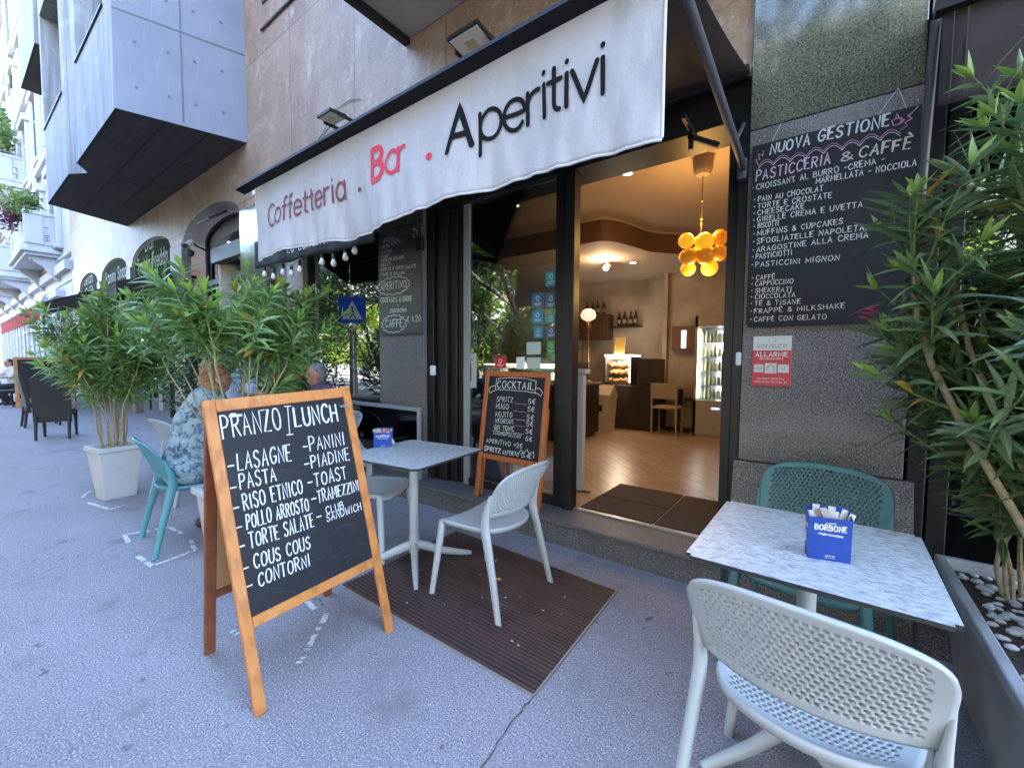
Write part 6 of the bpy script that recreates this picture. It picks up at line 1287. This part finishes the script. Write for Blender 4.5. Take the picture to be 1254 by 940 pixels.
for i in range(6): mb.lathe([(.02,1.395),(.028,1.5),(.03,1.52)],(-3.38+.06*i,5.85,0),8); mb.lathe([(.02,1.605),(.028,1.7),(.03,1.72)],(-3.38+.06*i,5.85,0),8)
gg=mb.build('glasses',M('glass_grey',(.5,.5,.48),.1,spec=.8),t,True)
# swing-lid bin
t=thing('waste_bin','cream swing-lid waste bin on the café floor in front of the counter','bin',(-3.06,6.86,FZ))
BIN=M('cream_bin',(.55,.48,.36),.5)
mb=MB(); mb.add([(-3.21,6.72,FZ),(-2.93,6.72,FZ),(-2.93,6.98,FZ),(-3.21,6.98,FZ),(-3.25,6.69,.78),(-2.90,6.69,.78),(-2.90,7.01,.78),(-3.25,7.01,.78)],[(0,1,5,4),(1,2,6,5),(2,3,7,6),(3,0,4,7)]); mb.build('bin_body',BIN,t)
mb=MB(); mb.prism([(-3.26,6.68,.785),(-3.26,7.02,.785),(-3.26,7.02,.84),(-3.26,6.86,1.0),(-3.26,6.68,.84)],(.37,0,0)); fixn(mb.build('swing_lid',M('bin_lid',(.52,.45,.35),.5),t)); mb=MB(); mb.box(-3.09,-3.03,6.69,6.702,.55,.66); mb.build('sticker',BLKP,t)
# drinks fridge
t=thing('drinks_fridge','tall lit glass-door drinks fridge at the back right of the café','fridge',(-1.45,7.6,FZ))
mb=MB(); x0,x1=-1.74,-1.10
mb.box(x0,x0+.04,7.42,8.0,.2,2.16); mb.box(x1-.04,x1,7.42,8.0,.2,2.16); mb.box(x0,x1,7.42,8.0,1.98,2.16); mb.box(x0,x1,7.42,8.0,.2,.78); mb.box(x0,x1,7.97,8.0,.78,1.98); mb.build('cabinet',M('fridge_grey',(.34,.30,.26),.4),t)
mb=MB(); mb.box(x0+.05,x0+.08,7.46,7.50,.82,1.94); mb.box(x0+.27,x0+.30,7.9,7.94,.82,1.94); mb.box(x1-.10,x1-.07,7.46,7.50,.82,1.94); mb.build('light_strip',M('cold_strip',(.9,.95,1),.5,emit=(.85,.95,1),estr=0.75),t)
mb=MB(); 
for z in (1.02,1.25,1.48,1.72): mb.box(x0+.05,x1-.05,7.5,7.95,z,z+.012)
mb.build('shelf',GREYMET,t)
random.seed(17); BOT=M('bottles',(.04,.12,.05),.2,spec=.8,island=(.55,.50,.22)); mb=MB()
for z in (.80,1.034,1.264,1.494,1.734):
    for i in range(8):
        h=random.uniform(.14,.2); mb.lathe([(.028,0),(.028,h*.6),(.012,h*.8),(.012,h)],(x0+.09+i*.065,7.56,z),8)
pp=mb.build('bottles',BOT,t,True); pp['kind']='stuff'
mb=MB(); mb.box(x0+.03,x1-.03,7.412,7.418,.80,1.97); d=mb.build('glass_door',GLC,t); mb=MB(); mb.box(x1-.22,x1-.18,7.36,7.40,1.05,1.55,.01); mb.box(x1-.21,x1-.19,7.40,7.412,1.08,1.10); mb.box(x1-.21,x1-.19,7.40,7.412,1.50,1.52); mb.build('handle',BLKP,d)
mb=MB(); mb.box(x0+.28,x0+.40,7.414,7.419,.64,.67); mb.build('control_display',M('blue_display',(.2,.3,.8),.4,emit=(.3,.4,1),estr=0.188),t)
lamp('fridge_lamp',(-1.42,7.6,1.6),5,(.8,.93,1),.05,parent=t)
# cream café chair and small table inside
t=thing('metal_chair','cream metal-framed chair at the back of the café floor','chair',(-2.12,7.3,FZ)); CRM=M('cream_metal',(.40,.31,.22),.45)
mb=MB(); mb.box(-2.33,-1.93,7.14,7.52,.62,.66,.01); mb.build('seat',CRM,t); mb=MB(); mb.obox((-2.13,7.10,.92),(1,0,0),(0,-.12,1),(0,1,.12),.20,.13,.012,.006); mb.build('backrest',CRM,t)
for x,y,top in ((-2.33,7.12,1.05),(-1.93,7.12,1.05),(-2.32,7.5,.62),(-1.94,7.5,.62)): mb=MB(); mb.tube([(x,y+.02,FZ),(x,y,.62),(x,y-(.03 if top>.7 else 0),top)],.014,8); mb.build('leg',CRM,t,True)
t=thing('pedestal_table','small dark pedestal table behind the cream metal chair','table',(-2.05,7.8,FZ)); mb=MB(); mb.box(-2.4,-1.75,7.6,8.08,.93,.96,.005); mb.build('table_top',M('wood_top',(.20,.12,.07),.4),t); mb=MB(); mb.tube([(-2.05,7.82,FZ+.02),(-2.05,7.82,.93)],.04,10); mb.box(-2.28,-1.84,7.6,8.0,FZ,FZ+.025,.004); mb.build('pedestal',DKWOOD,t)
mb=MB(); mb.box(-2.30,-1.78,8.085,8.095,1.62,2.06); wd=mb.build('back_door',M('brown_door_frame',(.16,.07,.04),.5)); tag(wd,'small reddish window frame with a bright slit in the back wall of the café','window'); mb=MB(); mb.box(-2.13,-2.05,8.075,8.084,1.66,1.98); mb.build('pane',M('bright_slit',(.8,.85,.9),.5,emit=(.85,.92,1),estr=0.15),wd)
wd.name='back_window'
# pale tube frame by the mullion and the mat inside the door
t=thing('tube_table','pale square-tube high table frame just inside the door, next to the mullion','table',(-2.1,3.55,FZ)); GR=M('pale_grey_tube',(.50,.50,.47),.45)
mb=MB(); mb.box(-1.83,-1.77,3.49,3.55,FZ+.01,1.29,.003); mb.build('leg',GR,t); mb=MB(); mb.box(-2.62,-1.74,3.47,3.57,1.291,1.33,.003); mb.build('top_bar',GR,t); mb=MB(); mb.box(-2.6,-1.831,3.505,3.535,.42,.47,.002); mb.build('stretcher',GR,t); mb=MB(); mb.box(-2.66,-2.60,3.49,3.55,FZ+.01,1.29,.003); mb.build('leg',GR,t)
mb=MB(); mb.box(-1.84,-1.70,3.50,3.54,FZ,FZ+.012,.003); mb.build('foot',BLKP,t)
MATI=M('indoor_mat',(.045,.032,.026),.9,mix=[dict(s=60,lo=.4,hi=.7,c=(.065,.048,.038))],bump=dict(s=150,str=.6,dist_=.003))
t=thing('door_mat','dark brown indoor mat of three pads just inside the café door','mat',(-1.1,3.5,FZ))
for x0,x1,y0,y1 in ((-1.59,-.99,3.12,3.50),(-1.585,-.99,3.515,3.96),(-.975,-.54,3.12,3.96)): mb=MB(); mb.box(x0,x1,y0,y1,FZ+.0005,FZ+.010,.003); mb.build('pad',MATI,t)
# sign inside the left window
t=thing('window_sign','small black slanted sign lettered Caffè in the left window','sign',(-4.7,3.2,1.7)); mb=MB(); mb.prism([(-5.02,3.16,1.80),(-4.30,3.16,1.84),(-4.34,3.16,1.60),(-4.98,3.16,1.55)],(0,.012,0)); sg=fixn(mb.build('panel',BLKP,t)); mb=MB(); F=dict(_LC); write(mb,'Caffè',-4.78,1.64,-4.42,1.66,.14,.013,lambda s,tt,h:(s,3.158-h,tt),hand=.4,font=F,slant=.2); ribbon(mb,[(-4.93,1.74),(-4.85,1.745)],.02,lambda s,tt,h:(s,3.158-h,tt)); ribbon(mb,arc(-4.89,1.65,.03,.03,0,340,10),.012,lambda s,tt,h:(s,3.158-h,tt)); mb.build('lettering',LET,sg)
mb=MB(); mb.box(-4.62,-4.60,3.16,3.165,1.84,2.4); mb.build('hanger',BLKP,t)
# dim warm light inside, from the lamps over the left part of the room
t=thing('ceiling_spot','round recessed ceiling spot behind the left shop window','ceiling light',(-5.2,5.0,3.355)); mb=MB(); mb.lathe([(.062,-.001),(.062,-.008),(.046,-.010),(.044,-.002)],(-5.2,5.0,3.355),20); mb.build('ring',WHP,t,True); mb=MB(); mb.lathe([(.001,-.004),(.043,-.005)],(-5.2,5.0,3.355),20); mb.build('lens',SPOTE,t); lamp('spot_lamp',(-5.2,5.0,3.32),14,WARM,.04,'SPOT',parent=t)
for c in list(COL.objects):
    if c.type=='MESH' and c.data and len(c.data.polygons)==0: print('EMPTY MESH',c.name)

bb=None; random.seed(33)
for i,(x,y,z,l) in enumerate([(-4.15,8.3,2.385,0),(-4.02,8.33,2.385,0),(-3.90,8.3,2.385,0),(-3.78,8.34,2.385,0),(-3.45,8.38,2.131,0),(-3.34,8.38,2.131,0),(-3.22,8.39,2.131,0),(-3.11,8.38,2.131,0)]):
    if bb is None:
        bb=thing('bar_bottle','dark bottle standing in the row on the wall shelf at the back of the café','bottle',(0,0,0),'bottles on the wall shelf')
        mb=MB(); mb.lathe([(.036,0),(.038,.01),(.038,.17),(.014,.22),(.013,.29)],seg=14); mb.build('bottle_body',M('brown_bottle',(.06,.03,.012),.15,spec=.7),bb,True); mb=MB(); mb.lathe([(.0385,.05),(.0385,.13)],seg=14); mb.build('paper_label',M('bottle_label',(.35,.30,.2),.6),bb,True); mb=MB(); mb.lathe([(.016,.285),(.016,.31),(.001,.311)],seg=10); mb.build('cap',M('gold_cap',(.4,.25,.06),.35,metal=.6),bb,True); bb.location=(x,y,z)
    else: dup(bb,(x,y,z),random.uniform(0,6))
for i in range(9):
    mb=MB(); x=-3.95+i*.085; mb.lathe([(.024,0),(.038,.06),(.034,.058),(.022,.006),(.001,.006)],(x,6.25+.03*(i%2),1.061),12); o=mb.build('coffee_cup',M('cup_white',(.5,.48,.44),.3),None,True); tag(o,'small white coffee cup in the row on the pastry counter','cup','coffee cups on the pastry counter')
